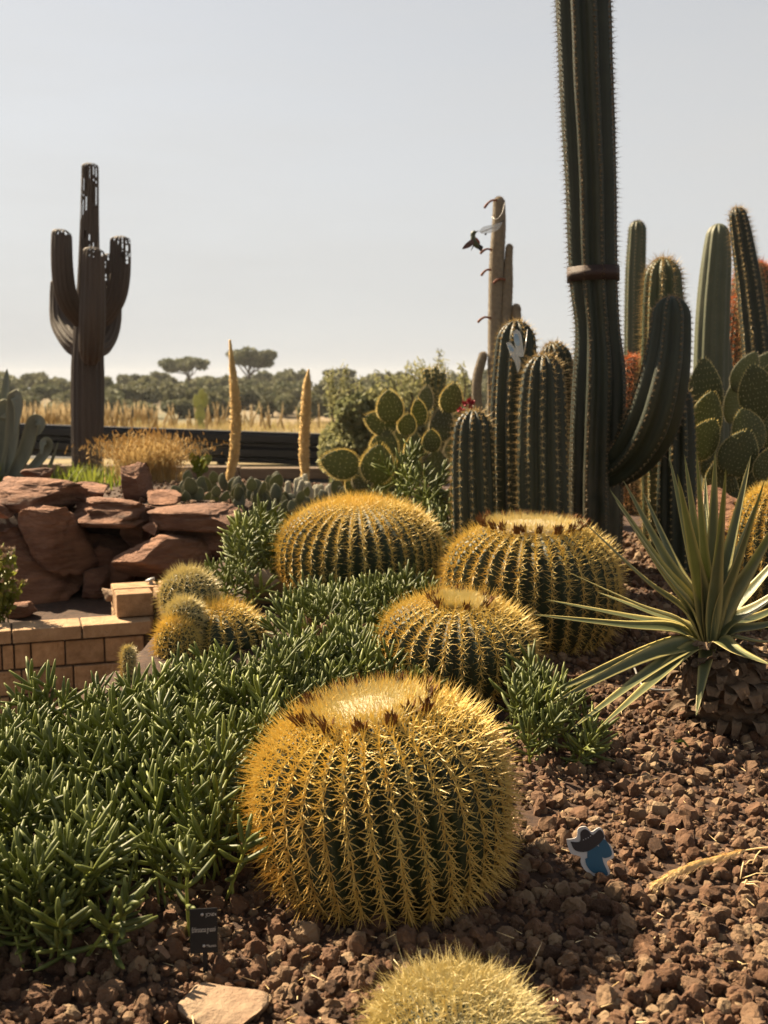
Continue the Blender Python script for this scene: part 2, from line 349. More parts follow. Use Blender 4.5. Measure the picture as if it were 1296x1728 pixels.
rock_thing(195, 862, 150, 46, 6.45, 'rough layered slab with broken upper face in the middle of the rockery', .6, 15, lay=.09, fine=.07, group=gR, dmin=.72, boxy=.38, tilt=.04)
rock_thing(227, 806, 46, 72, 7.1, 'upright pointed red stone standing in front of the golden grass', .28, 16, group=gR, cuts=7, dmin=.6, tilt=-.12, bury=.05, fine=.05)
rock_thing(342, 874, 146, 40, 6.45, 'smooth flat slab capping the end of the rockery by the small prickly pears', .55, 17, lay=.03, group=gR, dmin=.72, boxy=.38, cuts=6, rough=.10, fine=.045)
rock_thing(282, 838, 60, 24, 6.9, 'flat stone behind the slabs at the foot of the golden grass', .35, 18, group=gR)
rock_thing(60, 975, 230, 190, 6.35, 'huge dark weathered boulder at the base of the rockery', .75, 33, fine=.07, group=gR, rough=.2, tilt=.3, cuts=7)
rock_thing(105, 910, 110, 115, 6.3, 'smooth purplish red boulder face below the long capping slab', .5, 47, group=gR, cuts=7, rough=.06, boxy=.4, dmin=.6, fine=.05)
rock_thing(278, 948, 150, 90, 6.2, 'tan wedge shaped boulder leaning at the foot of the rockery', .5, 21, group=gR, cuts=11, tilt=.2, rough=.07)
rock_thing(350, 915, 125, 70, 6.4, 'dark red boulder under the smooth end slab', .5, 22, group=gR, cuts=10)
rock_thing(258, 893, 28, 24, 6.25, 'small orange red stone wedged under the middle slabs', .15, 23, group=gR, sub=4)
rock_thing(180, 925, 66, 70, 6.55, 'dark stone recessed between the two largest boulders', .4, 24, group=gR)
rock_thing(232, 895, 52, 60, 6.6, 'shaded brown stone under the layered slab', .4, 27, group=gR)
rock_thing(160, 975, 46, 60, 6.3, 'narrow dark stone tucked beside the huge weathered boulder', .3, 28, group=gR)
rock_thing(205, 965, 70, 60, 6.45, 'low shaded stone behind the small white rock', .4, 44, group=gR)
rock_thing(40, 1030, 52, 30, 5.75, 'small brown rock on dark soil behind the block wall', .16, 25, group='stones on the soil behind the wall', sub=4)
rock_thing(188, 1003, 34, 24, 5.7, 'small whitish rock on dark soil beside the block pillar', .1, 29, 'palestone', group='stones on the soil behind the wall', sub=4)
rock_thing(218, 992, 24, 12, 5.9, 'flat little orange stone behind the block pillar', .07, 30, group='stones on the soil behind the wall', sub=4)
rock_thing(447, 990, 66, 70, None, 'grey brown rock half hidden beside a golden barrel cactus', .2, 31, 'palestone', rough=.08)
rock_thing(1222, 900, 90, 150, None, 'pinkish boulder behind the yucca leaves', .3, 32, 'sandstone', rough=.1)
rock_thing(362, 1706, 172, 96, 1.98, 'large flat tan rock at the edge of the gravel below the name label', .2, 39, 'palestone', cuts=12, rough=.07, tilt=.15)

# ------------------------------------------------------------------ trees and shrubs far off
def leaf_crown(seed, lobes, n, ls, flat=1.0):
    """lobes [(centre, radius)] -> leaf quads"""
    r = np.random.default_rng(seed); C = np.array([l[0] for l in lobes], float); R = np.array([l[1] for l in lobes], float)
    k = r.choice(len(C), n, p=R**2/np.sum(R**2)); d = unit(r.normal(size=(n, 3))); rad = R[k]*r.uniform(.45, 1.08, n)**.6
    p = C[k]+d*rad[:, None]*np.array([1, 1, flat]); rt_ = rand_rots(n, r); s = ls*r.uniform(.5, 1.3, n)
    q = np.array([[-.5, -.35, 0], [.5, -.35, .1], [.5, .35, 0], [-.5, .35, -.1]])
    V = np.einsum('nij,vj->nvi', rt_, q)*s[:, None, None]+p[:, None]; F = np.arange(n*4).reshape(-1, 4)
    v = np.clip(r.uniform(0, .6, n)+r.uniform(-.2, .4, len(C))[k], 0, 1)
    return V.reshape(-1, 3), F, np.repeat(v, 4)
M['oak'] = material('holm_oak_leaf', (.085, .105, .055), (.12, .135, .07), .6, .8, trans=.2, attr='v', c3=(.24, .23, .12), alb=.8, objrand=.25)
M['bark'] = material('bark', (.10, .075, .055), (.16, .12, .09), 6, .95, .6, 20)
M['olive'] = material('olive_leaf', (.12, .135, .065), (.17, .18, .085), 2, .75, trans=.35, attr='v', c3=(.32, .30, .13), alb=1)
def shrub_lobes(seed, w, h, k):
    r = np.random.default_rng(seed); out = []
    for i in range(k):
        a = r.uniform(0, 2*PI); q = math.sqrt(r.uniform(0, 1))*w*.36
        out.append(((q*math.cos(a), q*math.sin(a), h*r.uniform(.3, .72)*(1-.25*(q/(w*.36)))), r.uniform(.17, .3)*w))
    return out
def tree_meshes(seed, lobes, n, ls, flat, trunk, mat):
    V, F, v = leaf_crown(seed, lobes, n, ls, flat); cm = make_mesh('crown', V, F, M[mat], False, {'v': v})
    tm = make_mesh('trunk', *join([tube(np.array(p), np.array(rr), 6) for p, rr in trunk]), M['bark']); return cm, tm
oakp = []
for s in range(5):
    w, h = 4.6, 3.6
    lb = shrub_lobes(40+s, w, h, 9); tr = [([(0, 0, -.4), (.05, .05, .8), (.1, 0, 1.8)], [.18, .14, .06])]+[([(0, 0, .6), tuple(np.array(l[0])*[.6, .6, .8]), l[0]], [.08, .05, .02]) for l in lb[:4]]
    oakp.append(tree_meshes(60+s, lb, 1500, .42, .8, tr, 'oak'))
pinep = []
for s in range(2):
    r = np.random.default_rng(90+s); lb = [((r.uniform(-3.3, 3.3), r.uniform(-2, 2), 3.7+r.uniform(-.5, .8)), r.uniform(.8, 1.5)) for _ in range(16)]; lb = [((c_[0], c_[1], c_[2]+.5-.07*c_[0]**2), q_) for c_, q_ in lb]
    tr = [([(0, 0, -.5), (.25, 0, 1.2), (-.1, 0, 2.2), (.2, 0, 3.4)], [.26, .22, .18, .08])]+[([(0, 0, 1.5+.15*i), tuple(np.array([l[0][0]*.55, l[0][1]*.55, 2.9])), l[0]], [.13, .09, .03]) for i, l in enumerate(lb[:8])]
    pinep.append(tree_meshes(95+s, lb, 3600, .34, .55, tr, 'oak'))
def plant_tree(name, meshes, px, Y, sc, label, cat, group, rz=0, z=None, sz=1):
    x = (px-648)/FPX*Y*1.007; zz = float(H(x, Y)) if z is None else z
    e = root(name, (x, Y, zz), label, cat, group); e.scale = (sc, sc, sc*sz); e.rotation_euler = (0, 0, rz)
    link('crown', meshes[0], e); link('trunk', meshes[1], e); return e
r = np.random.default_rng(5); LOOK = ('broad spreading', 'rounded bushy', 'lumpy low', 'dense domed', 'loose open')
for row, (Y, n, lo, hi) in enumerate(((104, 30, .55, .85), (114, 32, .5, .9), (126, 34, .55, .9), (141, 36, .6, .95), (160, 36, .65, 1.0), (182, 36, .7, 1.1), (206, 38, .75, 1.2), (228, 38, .75, 1.35))):
    for i in range(n):
        px = -60+(i+r.uniform(-.1, 1.1))/n*1420; k = r.integers(5); sc = r.uniform(lo, hi); zone = 'at the foot of' if row < 3 else 'halfway up' if row < 6 else 'on the crest of'
        if 528 < px < 562 and row >= 3: continue
        plant_tree('oak_shrub', oakp[k], px, Y+r.uniform(-7, 7), sc, LOOK[k]+' scrub oak '+zone+' the far hill', 'tree', 'scrub oaks '+zone+' the far hill', r.uniform(0, 6.28), sz=r.uniform(.75, 1.25))
for px, Y, sc, k, lab in ((323, 222, 1.25, 0, 'flat topped umbrella pine standing alone on the ridge'), (424, 218, 1.5, 1, 'wide umbrella pine on the ridge beside the tall tapering flower spike'), (236, 226, .62, 1, 'small umbrella pine on the ridge between saguaro and the flat topped pine'), (578, 210, .8, 0, 'umbrella pine on the ridge beside the sandy track')):
    plant_tree('umbrella_pine', pinep[k], px, Y, sc, lab, 'tree', 'umbrella pines along the ridge', .6*k)
# olive-like bushes at the garden edge
for seed, px, py0, py1, w, Y, n, lab in ((200, 632, 775, 640, 165, 13.5, 9000, 'grey green willowy bush behind the spiny prickly pear'), (201, 735, 790, 628, 150, 14.5, 6500, 'taller grey green bush with thin upright twigs behind the columnar cacti')):
    b0 = P(px, py0, Y); zb = float(H(b0[0], Y)); top = P(px, py1, Y)[2]; W_ = pxm(w, Y); h = top-zb
    r = np.random.default_rng(seed); lb = [((q_*W_, r.uniform(-.35, .35)*W_, h*r.uniform(.12, .80)*math.sqrt(1-(q_/.5)**2*.85)), W_*r.uniform(.10, .19)) for q_ in r.uniform(-.42, .42, 26)]
    V, F, v = leaf_crown(seed, lb, int(n*1.5), .058, 1)
    twigs, lv = [], []
    for k in range(26):
        a = r.uniform(-.42, .42)*W_; e = np.array([a, r.uniform(-.3, .3)*W_, h*r.uniform(.55, .8)]); tp = e+np.array([r.uniform(-.12, .12), 0, h*r.uniform(.18, .42)]); twigs.append(tube(spline([e*[.3, .3, .1], e, tp], 8), np.linspace(.014, .004, 8), 4))
        q = e+(tp-e)*r.uniform(.2, 1, 60)[:, None]; lv.append(q+r.normal(0, .035, (60, 3)))
    q = np.concatenate(lv); rr = rand_rots(len(q), r); lq = np.array([[-.5, -.12, 0], [.5, -.12, 0], [.5, .12, 0], [-.5, .12, 0]])
    V2 = (np.einsum('nij,vj->nvi', rr, lq)*.07+q[:, None]).reshape(-1, 3); VV, FF = join([(V, F), (V2, np.arange(len(V2)).reshape(-1, 4))])
    rt = root('bush', (b0[0], Y, zb), lab, 'bush', 'grey green bushes at the garden edge'); bb = np.array([b0[0], Y, zb])
    part('crown', VV+bb, FF, M['olive'], rt, False, {'v': np.concatenate([v, r.uniform(0, 1, len(V2))])}); part('trunk', *[(lambda q: (q[0]+bb, q[1]))(join(twigs))][0], M['bark'], rt)

# dry grasses
M['drygrass'] = material('dry_grass', (.42, .30, .13), (.52, .40, .22), 3, .8, trans=.4, attr='v', c3=(.30, .27, .08), alb=.8)
M['greengrass'] = material('fresh_grass', (.20, .26, .03), (.30, .32, .05), 5, .7, trans=.5)
M['goldgrass'] = material('golden_grass', (.42, .27, .09), (.55, .38, .15), 6, .8, trans=.45, attr='v', c3=(.62, .48, .24), alb=.9)
def blades(pos, hgt, wid, lean, r, seg=3):
    n = len(pos); yaw = r.uniform(0, 2*PI, n); d = np.stack([np.cos(yaw), np.sin(yaw), 0*yaw], -1); w = np.stack([-np.sin(yaw), np.cos(yaw), 0*yaw], -1)
    hgt = np.broadcast_to(hgt, (n,)); lean = np.broadcast_to(lean, (n,)); wid = np.broadcast_to(wid, (n,)); rings = []
    for k in range(seg+1):
        t = k/seg; c = pos+d*(lean*hgt*t*t)[:, None]+np.array([0, 0, 1.])*(hgt*(t-.25*lean*t*t))[:, None]; ww = wid*(1-t*.9)
        rings += [c-w*ww[:, None]/2, c+w*ww[:, None]/2]
    V = np.stack(rings, 1).reshape(-1, 3); m = 2*(seg+1); b = (np.arange(n)*m)[:, None]
    return V, np.concatenate([b+np.array([[2*k, 2*k+1, 2*k+3, 2*k+2]]) for k in range(seg)]), np.repeat(r.uniform(0, 1, n)**2, m)
r = np.random.default_rng(8); n = 20000
x = r.uniform(-13, 2.5, n); y = 24.4+r.uniform(0, 1, n)**1.5*22; cl = noise(np.stack([x*.7, y*.5, 0*x], -1)); keep = cl > -.35; x, y, cl = x[keep], y[keep], cl[keep]
V, F, v = blades(np.stack([x, y, H(x, y)-.02], -1), r.uniform(.12, .34, len(x))*(1+.6*cl), .018, r.uniform(.1, .6, len(x)), r, 2)
tag(link('dry_grass', make_mesh('dry_grass', V, F, M['drygrass'], False, {'v': v})), 'pale dry grass covering the bank beyond the road', 'grass', kind='stuff')
n = 450; x = np.concatenate([r.normal(-8.2, .9, 300), r.normal(-4.0, 1.6, 50), r.uniform(-11, -4, 100)]); y = r.uniform(25.5, 31, n)
pl = [spike(np.stack([x, y, H(x, y)+.1], -1), np.stack([r.normal(0, .2, n), 0*x, 0*x+1], -1), r.uniform(.25, .75, n), .03)]
tag(link('feathery_grass', make_mesh('feathery_grass', pl[0][0], pl[0][1], M['drygrass'], True, {'v': np.zeros(len(pl[0][0]))})), 'tall feathery plumes of dry grass beyond the guardrail by the saguaro', 'grass', kind='stuff')
n = 2600; x = r.uniform(-3.6, -1.9, n); y = r.uniform(7.8, 9.2, n); k = noise(np.stack([x*2, y*2, 0*x], -1)) > 0; x, y = x[k], y[k]; n = len(x)
V, F, v = blades(np.stack([x, y, H(x, y)-.01], -1), r.uniform(.06, .2, n), .016, r.uniform(.1, .6, n), r)
tag(link('green_weeds', make_mesh('green_weeds', V, F, M['greengrass'], False)), 'fresh yellow green weeds around the saguaro foot', 'weeds', kind='stuff')
# the golden grass clump behind the rockery
Y = 8.5; c = P(250, 832, Y); n = 2600; r = np.random.default_rng(77); zc = float(H(c[0], Y)); W_ = pxm(150, Y)
q = np.stack([c[0]+r.normal(0, .13, n)*W_, Y+r.normal(0, .08, n), np.full(n, zc)], -1); hh = r.uniform(.18, .43, n); ln = r.uniform(.1, 1.3, n)
V, F, v = blades(q, hh, .007, ln, r, 4)
hq = V.reshape(n, -1, 3)[:, -1][::2]; sd = spike(hq, np.stack([r.normal(0, .5, len(hq)), r.normal(0, .5, len(hq)), 0*hq[:, 0]+1], -1), r.uniform(.02, .05, len(hq)), .006)
rt = root('grass_clump', (c[0], Y, zc), 'golden dry ornamental grass clump behind the upright red stone', 'grass clump')
part('blades', V, F, M['goldgrass'], rt, False, {'v': v}, kind='stuff'); part('seed_heads', sd[0], sd[1], M['goldgrass'], rt, False, {'v': np.full(len(sd[0]), .3)}, kind='stuff')

# ------------------------------------------------------------------ cactus builders
M['cereus'] = material('cactus_skin_dark', (.024, .032, .018), (.034, .043, .023), 10, .55, .25, 60, spec=.35, attr='v', c3=(.14, .11, .07))
M['cereus_olive'] = material('cactus_skin_olive', (.07, .09, .03), (.10, .11, .04), 10, .55, .25, 60, attr='v', c3=(.2, .17, .09))
M['cereus_grey'] = material('cactus_skin_greygreen', (.09, .105, .055), (.12, .13, .07), 8, .6, .2, 50, attr='v', c3=(.22, .17, .11))
M['barrel'] = material('barrel_skin', (.025, .040, .016), (.035, .055, .02), 10, .6, .2, 60, attr='v', c3=(.10, .075, .03))
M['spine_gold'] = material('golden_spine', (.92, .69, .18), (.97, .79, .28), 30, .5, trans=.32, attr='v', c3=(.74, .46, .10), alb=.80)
M['spine_pale'] = material('pale_spine', (.88, .75, .34), (.93, .82, .44), 30, .5, trans=.3, attr='v', c3=(.80, .60, .22), alb=.72)
M['spine_tan'] = material('tan_spine', (.80, .62, .28), (.85, .68, .34), 30, .5, trans=.3, attr='v', c3=(.60, .40, .16), alb=.7)
M['spine_brown'] = material('brown_spine', (.42, .29, .15), (.50, .37, .21), 30, .5, trans=.35)
M['spine_red'] = material('red_spine', (.62, .20, .07), (.78, .36, .12), 20, .5, trans=.35, attr='v', c3=(.80, .48, .18), alb=.9)
M['wool'] = material('crown_wool', (.68, .55, .33), (.80, .70, .50), 40, .95, 1., 160, trans=.15, alb=.62)
M['bud'] = material('dried_flower', (.16, .055, .015), (.33, .15, .04), 40, .85, trans=.25)
M['felt'] = material('white_felt', (.30, .255, .19), (.42, .36, .27), 40, .95, 1., 120, trans=.15)

def ribbed(path, rad, nr, depth, sub=6, twist=0., seed=0, pw=.8):
    path = np.asarray(path, float); n = len(path); T, A, B = frames(path); ns = nr*sub; th = np.arange(ns)/ns*2*PI
    prof = 1-depth*(1-np.abs(np.cos(th*nr/2))**pw)
    rad = np.asarray(rad, float); ang = th[None]+(twist*np.linspace(0, 1, n))[:, None]
    wob = 1+.018*noise(np.stack([np.cos(ang)*2+seed, np.sin(ang)*2, np.repeat(np.arange(n)[:, None]*.12, ns, 1)], -1))
    R = rad[:, None]*prof[None]*wob
    V = (path[:, None]+R[..., None]*(np.cos(ang)[..., None]*A[:, None]+np.sin(ang)[..., None]*B[:, None])).reshape(-1, 3)
    i = np.arange(n-1)[:, None]*ns; j = np.arange(ns)[None]; k = (j+1) % ns
    F = [np.stack([i+j, i+k, i+ns+k, i+ns+j], -1).reshape(-1, 4)]
    V = np.vstack([V, path[-1]]); e = (n-1)*ns; j = np.arange(ns); F.append(np.stack([e+j, e+(j+1) % ns, 0*j+n*ns], -1))
    def areoles(spacing, jit=.15, r=RNG, s0=0.):
        s = np.concatenate([[0], np.cumsum(np.linalg.norm(np.diff(path, axis=0), axis=1)+np.abs(np.diff(rad)))]); out = []
        dr = np.gradient(rad); ds = np.maximum(np.linalg.norm(np.gradient(path, axis=0), axis=1), 1e-6)
        for q in range(nr):
            ss = np.arange(s0+spacing*r.uniform(0, 1), s[-1]-spacing*.3, spacing); ss = ss+r.uniform(-jit, jit, len(ss))*spacing
            f = np.interp(ss, s, np.arange(n)); i0 = np.clip(f.astype(int), 0, n-2); w = (f-i0)[:, None]
            I = lambda X: X[i0]*(1-w)+X[i0+1]*w
            a = q/nr*2*PI+I((twist*np.linspace(0, 1, n))[:, None])[:, 0]
            rd = np.cos(a)[:, None]*I(A)+np.sin(a)[:, None]*I(B); tt = unit(I(T)); rr = I((rad*wob[:, q*sub])[:, None])
            slope = (I(dr[:, None])/I(ds[:, None])); nn = unit(rd-tt*slope); up = unit(tt+rd*slope); out.append((I(path)+rd*rr, nn, up, np.cross(nn, up), ss/s[-1]))
        return [np.concatenate([o[k] for o in out]) for k in range(5)]
    return V, F, areoles
def fan(ar, k, L, R, spread, r, central=1, cl=1.2, droop=0., two=True):
    """spines fanning out of each areole; returns V,F,attr(height fraction)"""
    p, n, u, b, s = ar; m = len(p); Ps, Ds, Ls, S = [], [], [], []
    for i in range(k):
        a = 2*PI*i/k+r.uniform(-.3, .3, m); sp = spread*r.uniform(.8, 1.15, m)
        Ds.append(n*np.cos(sp)[:, None]+(u*np.cos(a)[:, None]+b*np.sin(a)[:, None])*np.sin(sp)[:, None]); Ps.append(p); Ls.append(L*r.uniform(.65, 1.15, m)); S.append(s)
    for i in range(central):
        Ds.append(n+u*(r.uniform(-.45, .25, m)-droop)[:, None]+b*r.uniform(-.35, .35, m)[:, None]); Ps.append(p); Ls.append(L*cl*r.uniform(.75, 1.2, m)); S.append(s)
    Ps, Ds, Ls, S = map(np.concatenate, (Ps, Ds, Ls, S)); V, F, mm = spike(Ps-unit(Ds)*.002, Ds, Ls, R, bend=r.normal(0, .07, (len(Ps), 3)), two=two)
    return V, F, np.repeat(S, mm)

def barrel(px, py_top, w, Y, zb, label, nr=34, tilt=(0, 0), seed=1, wool=.42, buds=14, mat='spine_gold', L=.032, spacing=.02, k=8, group='golden barrel cacti in the bed', squat=2.4, yaw=0, height=None, base_tone=.8, sR=.0017, rt=None, budmat='bud', cen=3, fine=False):
    r = np.random.default_rng(seed); top = P(px, py_top, Y); R = pxm(w/2, Y+(CAMZ-zb)*.12)-L*.72; h = height or (top[2]-zb)
    # profile: superellipse side, flat dimpled crown
    t = np.linspace(-.93, 1, 64); ang = np.linspace(-.85, PI/2-.03, 56 if fine else 36)
    e = 2/squat; cc = np.sign(np.cos(ang))*np.abs(np.cos(ang))**e; ss = np.sign(np.sin(ang))*np.abs(np.sin(ang))**e
    zc = .46*h; zz = np.where(ss > 0, zc+ss*(h-zc), zc+ss*zc*1.3); rr = np.maximum(cc*R, .004)
    dim = np.exp(-(rr/(R*.3))**2)*h*.07; path = np.stack([0*zz, 0*zz, zz], -1); path[:, 2] = zz
    V, F, ar = ribbed(path, rr, nr, .17, 6 if fine else 4, 0., seed, .75)
    T, A, B = np.array([0, 0, 1.]), np.array([1., 0, 0]), np.array([0, 1., 0])
    Q = rotm((0, 1, 0), tilt[0])@rotm((1, 0, 0), tilt[1])@rotm((0, 0, 1), yaw); base = np.array([top[0], Y, zb])
    X = lambda V_: V_@Q.T+base
    if rt is None: rt = root('golden_barrel_cactus', tuple(base), label, 'cactus', group); bn = 'body'
    vv = np.clip((.32*h-V[:, 2])/(.32*h), 0, 1)*.7
    part('body', X(V), F, M['barrel'], rt, True, {'v': vv})
    a = ar(spacing, .12, r); p, n, u, b, s = a; a = [x for x in a]
    keep = (np.hypot(p[:, 0], p[:, 1]) > R*wool*.75) & (p[:, 2] > .01); a = [x[keep] for x in a]
    hi = np.clip((a[0][:, 2]/h-.55)/.45, 0, 1)
    a[1] = unit(a[1]+np.array([0, 0, .55])*hi[:, None]**2)
    SV, SF, sa = fan(a, k, L, sR, 1.12, r, cen, 1.25, .1, two=fine)
    ht = SV[:, 2]/h; age_shade = np.clip((.95-ht)/.8, 0, 1)*base_tone; age_shade = np.clip(age_shade+.25*noise(SV*9+seed), 0, 1)  # spine tone by height: ageing plus the shade low down, put into the colour
    part('spines', X(SV), SF, M[mat], rt, False, {'v': age_shade}, kind='stuff')
    if wool:
        WR = R*wool; q = 26; rings = []
        for i in range(12):
            f = i/11; rad = WR*(1-f)+.001; th = np.arange(q)/q*2*PI; rings.append(np.stack([np.cos(th)*rad, np.sin(th)*rad, 0*th+h*(1.0-.0)+.012*(1-(1-f)**2*1.6)-.018*f**3*0], -1))
        WV = np.concatenate(rings); WV[:, 2] += .004*fbm(WV*60, 2)-.03*(np.hypot(WV[:, 0], WV[:, 1])/WR > .99); ns = q; i = np.arange(11)[:, None]*ns; j = np.arange(ns)[None]; kk = (j+1) % ns
        WF = np.stack([i+j, i+kk, i+ns+kk, i+ns+j], -1).reshape(-1, 4); wo_ = part('crown_wool', X(WV), WF, M['wool'], rt)
        nh = 2600; d = np.sqrt(r.uniform(0, 1, nh))*WR*1.12; th = r.uniform(0, 2*PI, nh); hp = np.stack([np.cos(th)*d, np.sin(th)*d, 0*d+h+.004], -1)
        hd = np.stack([np.cos(th)*d/WR*.7, np.sin(th)*d/WR*.7, 0*d+1], -1)+r.normal(0, .35, (nh, 3)); HV, HF, m_ = spike(hp, hd, r.uniform(.012, .026, nh)*(L/.032), .0008, two=False)
        hb = part('wool_spines', X(HV), HF, M['spine_pale'], rt, False, {'v': np.zeros(len(HV))}, kind='stuff')
    for i in range(buds):
        th = 2*PI*(i+r.uniform(-.35, .35))/buds; d = R*(wool+.04)*r.uniform(.92, 1.15); c = np.array([math.cos(th)*d, math.sin(th)*d, h-.004]); nn = 16
        bp = c+r.normal(0, .0045, (nn, 3))*[1, 1, .2]; bd = np.stack([math.cos(th)*.5+r.normal(0, .35, nn), math.sin(th)*.5+r.normal(0, .35, nn), np.ones(nn)], -1)
        sc = L/.032; V1, F1, _ = spike(bp, bd, r.uniform(.018, .034, nn)*sc, .0042*sc); part('dried_flower', X(V1), F1, M[budmat], rt, False)
    return rt

def column(path_px, label, Y, nr=9, depth=.28, seed=1, mat='cereus', smat='spine_tan', spacing=.032, L=.022, k=6, cen=2, name='columnar_cactus', group=None, cat='cactus', rt=None, pname='stem', lean_y=0., sub=6, dome=1.1, sR=.0014, spread=1.0, basefix=True, twist=0., cork=0., cork_h=0., Ys=None, n=None, smooth_cap=True, jit=.12):
    """path_px [(px,py,width_px)] from base to tip at distance Y"""
    r = np.random.default_rng(seed); q = np.array([(*P(a, b, (Ys[i] if Ys else Y)), pxm(w/2, (Ys[i] if Ys else Y))) for i, (a, b, w) in enumerate(path_px)])
    if basefix: q[0, 2] = float(H(q[0, 0], q[0, 1]))-.03
    L_ = np.sum(np.linalg.norm(np.diff(q[:, :3], axis=0), axis=1)); n = n or int(max(30, L_/.03)); s = spline(q, n)
    # dome
    ln = np.concatenate([[0], np.cumsum(np.linalg.norm(np.diff(s[:, :3], axis=0), axis=1))]); h = dome*s[-1, 3]; tt = np.clip((ln-(ln[-1]-h))/h, 0, 1)
    # denser at the tip
    lt = np.concatenate([np.linspace(0, ln[-1]-h, n)[:-1], ln[-1]-h+h*np.sin(np.linspace(0, PI/2, 14))]); s2 = np.stack([np.interp(lt, ln, s[:, c]) for c in range(4)], -1); tt = np.clip((lt-(ln[-1]-h))/h, 0, 1)
    rad = s2[:, 3]*np.sqrt(np.maximum(1-tt**2, 0.0004)); V, F, ar = ribbed(s2[:, :3], rad, nr, depth, sub, twist, seed)
    base = q[0, :3].copy(); base[2] += .03
    if rt is None: rt = root(name, tuple(base), label, cat, group)
    v = np.clip((cork_h-(V[:, 2]-base[2]))/max(cork_h, .01), 0, 1)*cork*np.clip(.6+.8*noise(V*14), 0, 1)
    part(pname, V, F, M[mat], rt, True, {'v': v}); a = ar(spacing, jit, r); a[1] = unit(a[1])
    SV, SF, sa = fan(a, k, L, sR, spread, r, cen, 1.5, 0, False)
    part('spines', SV, SF, M[smat], rt, False, {'v': np.clip(.3+.5*noise(SV*6), 0, 1)}, kind='stuff'); return rt

# golden barrels
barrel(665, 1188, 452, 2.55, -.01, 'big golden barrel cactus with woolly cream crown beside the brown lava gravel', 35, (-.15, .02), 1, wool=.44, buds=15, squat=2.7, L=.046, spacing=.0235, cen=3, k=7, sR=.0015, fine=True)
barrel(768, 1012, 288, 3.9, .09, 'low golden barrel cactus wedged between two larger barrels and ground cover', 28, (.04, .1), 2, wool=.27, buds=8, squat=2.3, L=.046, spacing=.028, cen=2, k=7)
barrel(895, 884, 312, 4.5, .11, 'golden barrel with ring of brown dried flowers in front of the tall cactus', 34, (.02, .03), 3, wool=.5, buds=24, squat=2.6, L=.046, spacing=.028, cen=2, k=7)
barrel(608, 846, 288, 5.2, .16, 'dense yellow golden barrel cactus beside the grey brown rock', 38, (-.02, .05), 4, wool=.0, buds=0, squat=2.35, L=.042, spacing=.028, k=7, mat='spine_gold', base_tone=.5, cen=2)
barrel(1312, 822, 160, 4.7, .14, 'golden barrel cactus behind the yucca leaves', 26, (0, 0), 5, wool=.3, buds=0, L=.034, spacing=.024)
# clustered young barrels at the left
c0 = P(330, 1090, 4.35)
rt = root('barrel_cluster', (float(c0[0]), 4.35, float(H(c0[0], 4.35))), 'cluster of three young golden barrel heads beside the block pillar', 'cactus', 'golden barrel cacti in the bed')
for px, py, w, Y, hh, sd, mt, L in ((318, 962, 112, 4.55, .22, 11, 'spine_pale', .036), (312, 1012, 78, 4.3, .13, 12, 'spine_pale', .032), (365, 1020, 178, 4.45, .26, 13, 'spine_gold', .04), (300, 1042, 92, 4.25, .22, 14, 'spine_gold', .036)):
    tp = P(px, py, Y); barrel(px, py, w, Y, float(tp[2])-hh, None, 20, (.0, .1), sd, wool=0, buds=0, L=L, spacing=.026, k=7, mat=mt, squat=2.1, height=hh, rt=rt, base_tone=.35, cen=3)
tp = P(215, 1098, 4.0); barrel(216, 1092, 34, 3.95, float(H(tp[0], 3.95))-.02, 'tiny pale yellow barrel cactus peeking out of the ground cover by the wall', 13, seed=15, wool=0, buds=0, L=.022, spacing=.018, mat='spine_pale', group=None)
# hairy young barrel in the foreground
tp = P(765, 1690, 1.88)
rt = root('hairy_cactus', (float(tp[0]), 1.88, 0), 'round cactus hidden under long pale tangled hair like spines', 'cactus')
barrel(768, 1668, 300, 1.88, -.06, None, 22, seed=16, wool=0, buds=0, L=.03, spacing=.016, k=6, mat='spine_pale', squat=2.05, rt=rt, base_tone=.15, cen=1, sR=.0009)
r = np.random.default_rng(17); n = 4200; hc = P(768, 1668, 1.88); hr = .135; d = unit(r.normal(size=(n, 3))); d[:, 2] = np.abs(d[:, 2])*1.0-.25; d = unit(d); tops = hc[2]; cen = np.array([hc[0], 1.88, -.06+.07])
p0 = cen+d*[hr, hr, (tops-cen[2])*.95]; dd = unit(d*[1, 1, .8]+r.normal(0, .42, (n, 3))+[0, 0, .35]); V, F, m_ = spike(p0, dd, r.uniform(.03, .062, n), .0011, bend=r.normal(0, .25, (n, 3))+[0, 0, -.12])
part('hair', V, F, M['spine_pale'], rt, False, {'v': np.repeat(r.uniform(0, .9, n)**2, m_)}, kind='stuff')

# tall column and its companions
tall = column([(1005, 950, 92), (1005, 870, 92), (1006, 790, 92), (1009, 700, 92), (1011, 625, 87), (1008, 550, 74), (1001, 460, 80), (997, 300, 84), (990, 150, 88), (984, 0, 89), (976, -160, 88), (970, -330, 78)], 'very tall dark ribbed column cactus with a brown strap and a curved arm', 5.6, 9, .34, 31, spacing=.024, L=.022, k=5, cen=2, cork=.8, cork_h=.9, smat='spine_brown')
column([(1020, 800, 64), (1062, 770, 80), (1098, 716, 92), (1120, 640, 84), (1130, 570, 72), (1133, 500, 62)], None, 5.4, 8, .32, 32, spacing=.03, L=.018, smat='spine_brown', rt=tall, pname='arm', basefix=False, Ys=[5.6, 5.5, 5.4, 5.35, 5.35, 5.35])
gC = 'columnar cacti standing around the tall one'
column([(802, 980, 70), (800, 860, 74), (798, 780, 72), (798, 730, 66), (799, 692, 56)], 'short column cactus with golden spined ribs at the left of the clump', 5.2, 11, .26, 33, spacing=.034, L=.024, group=gC)
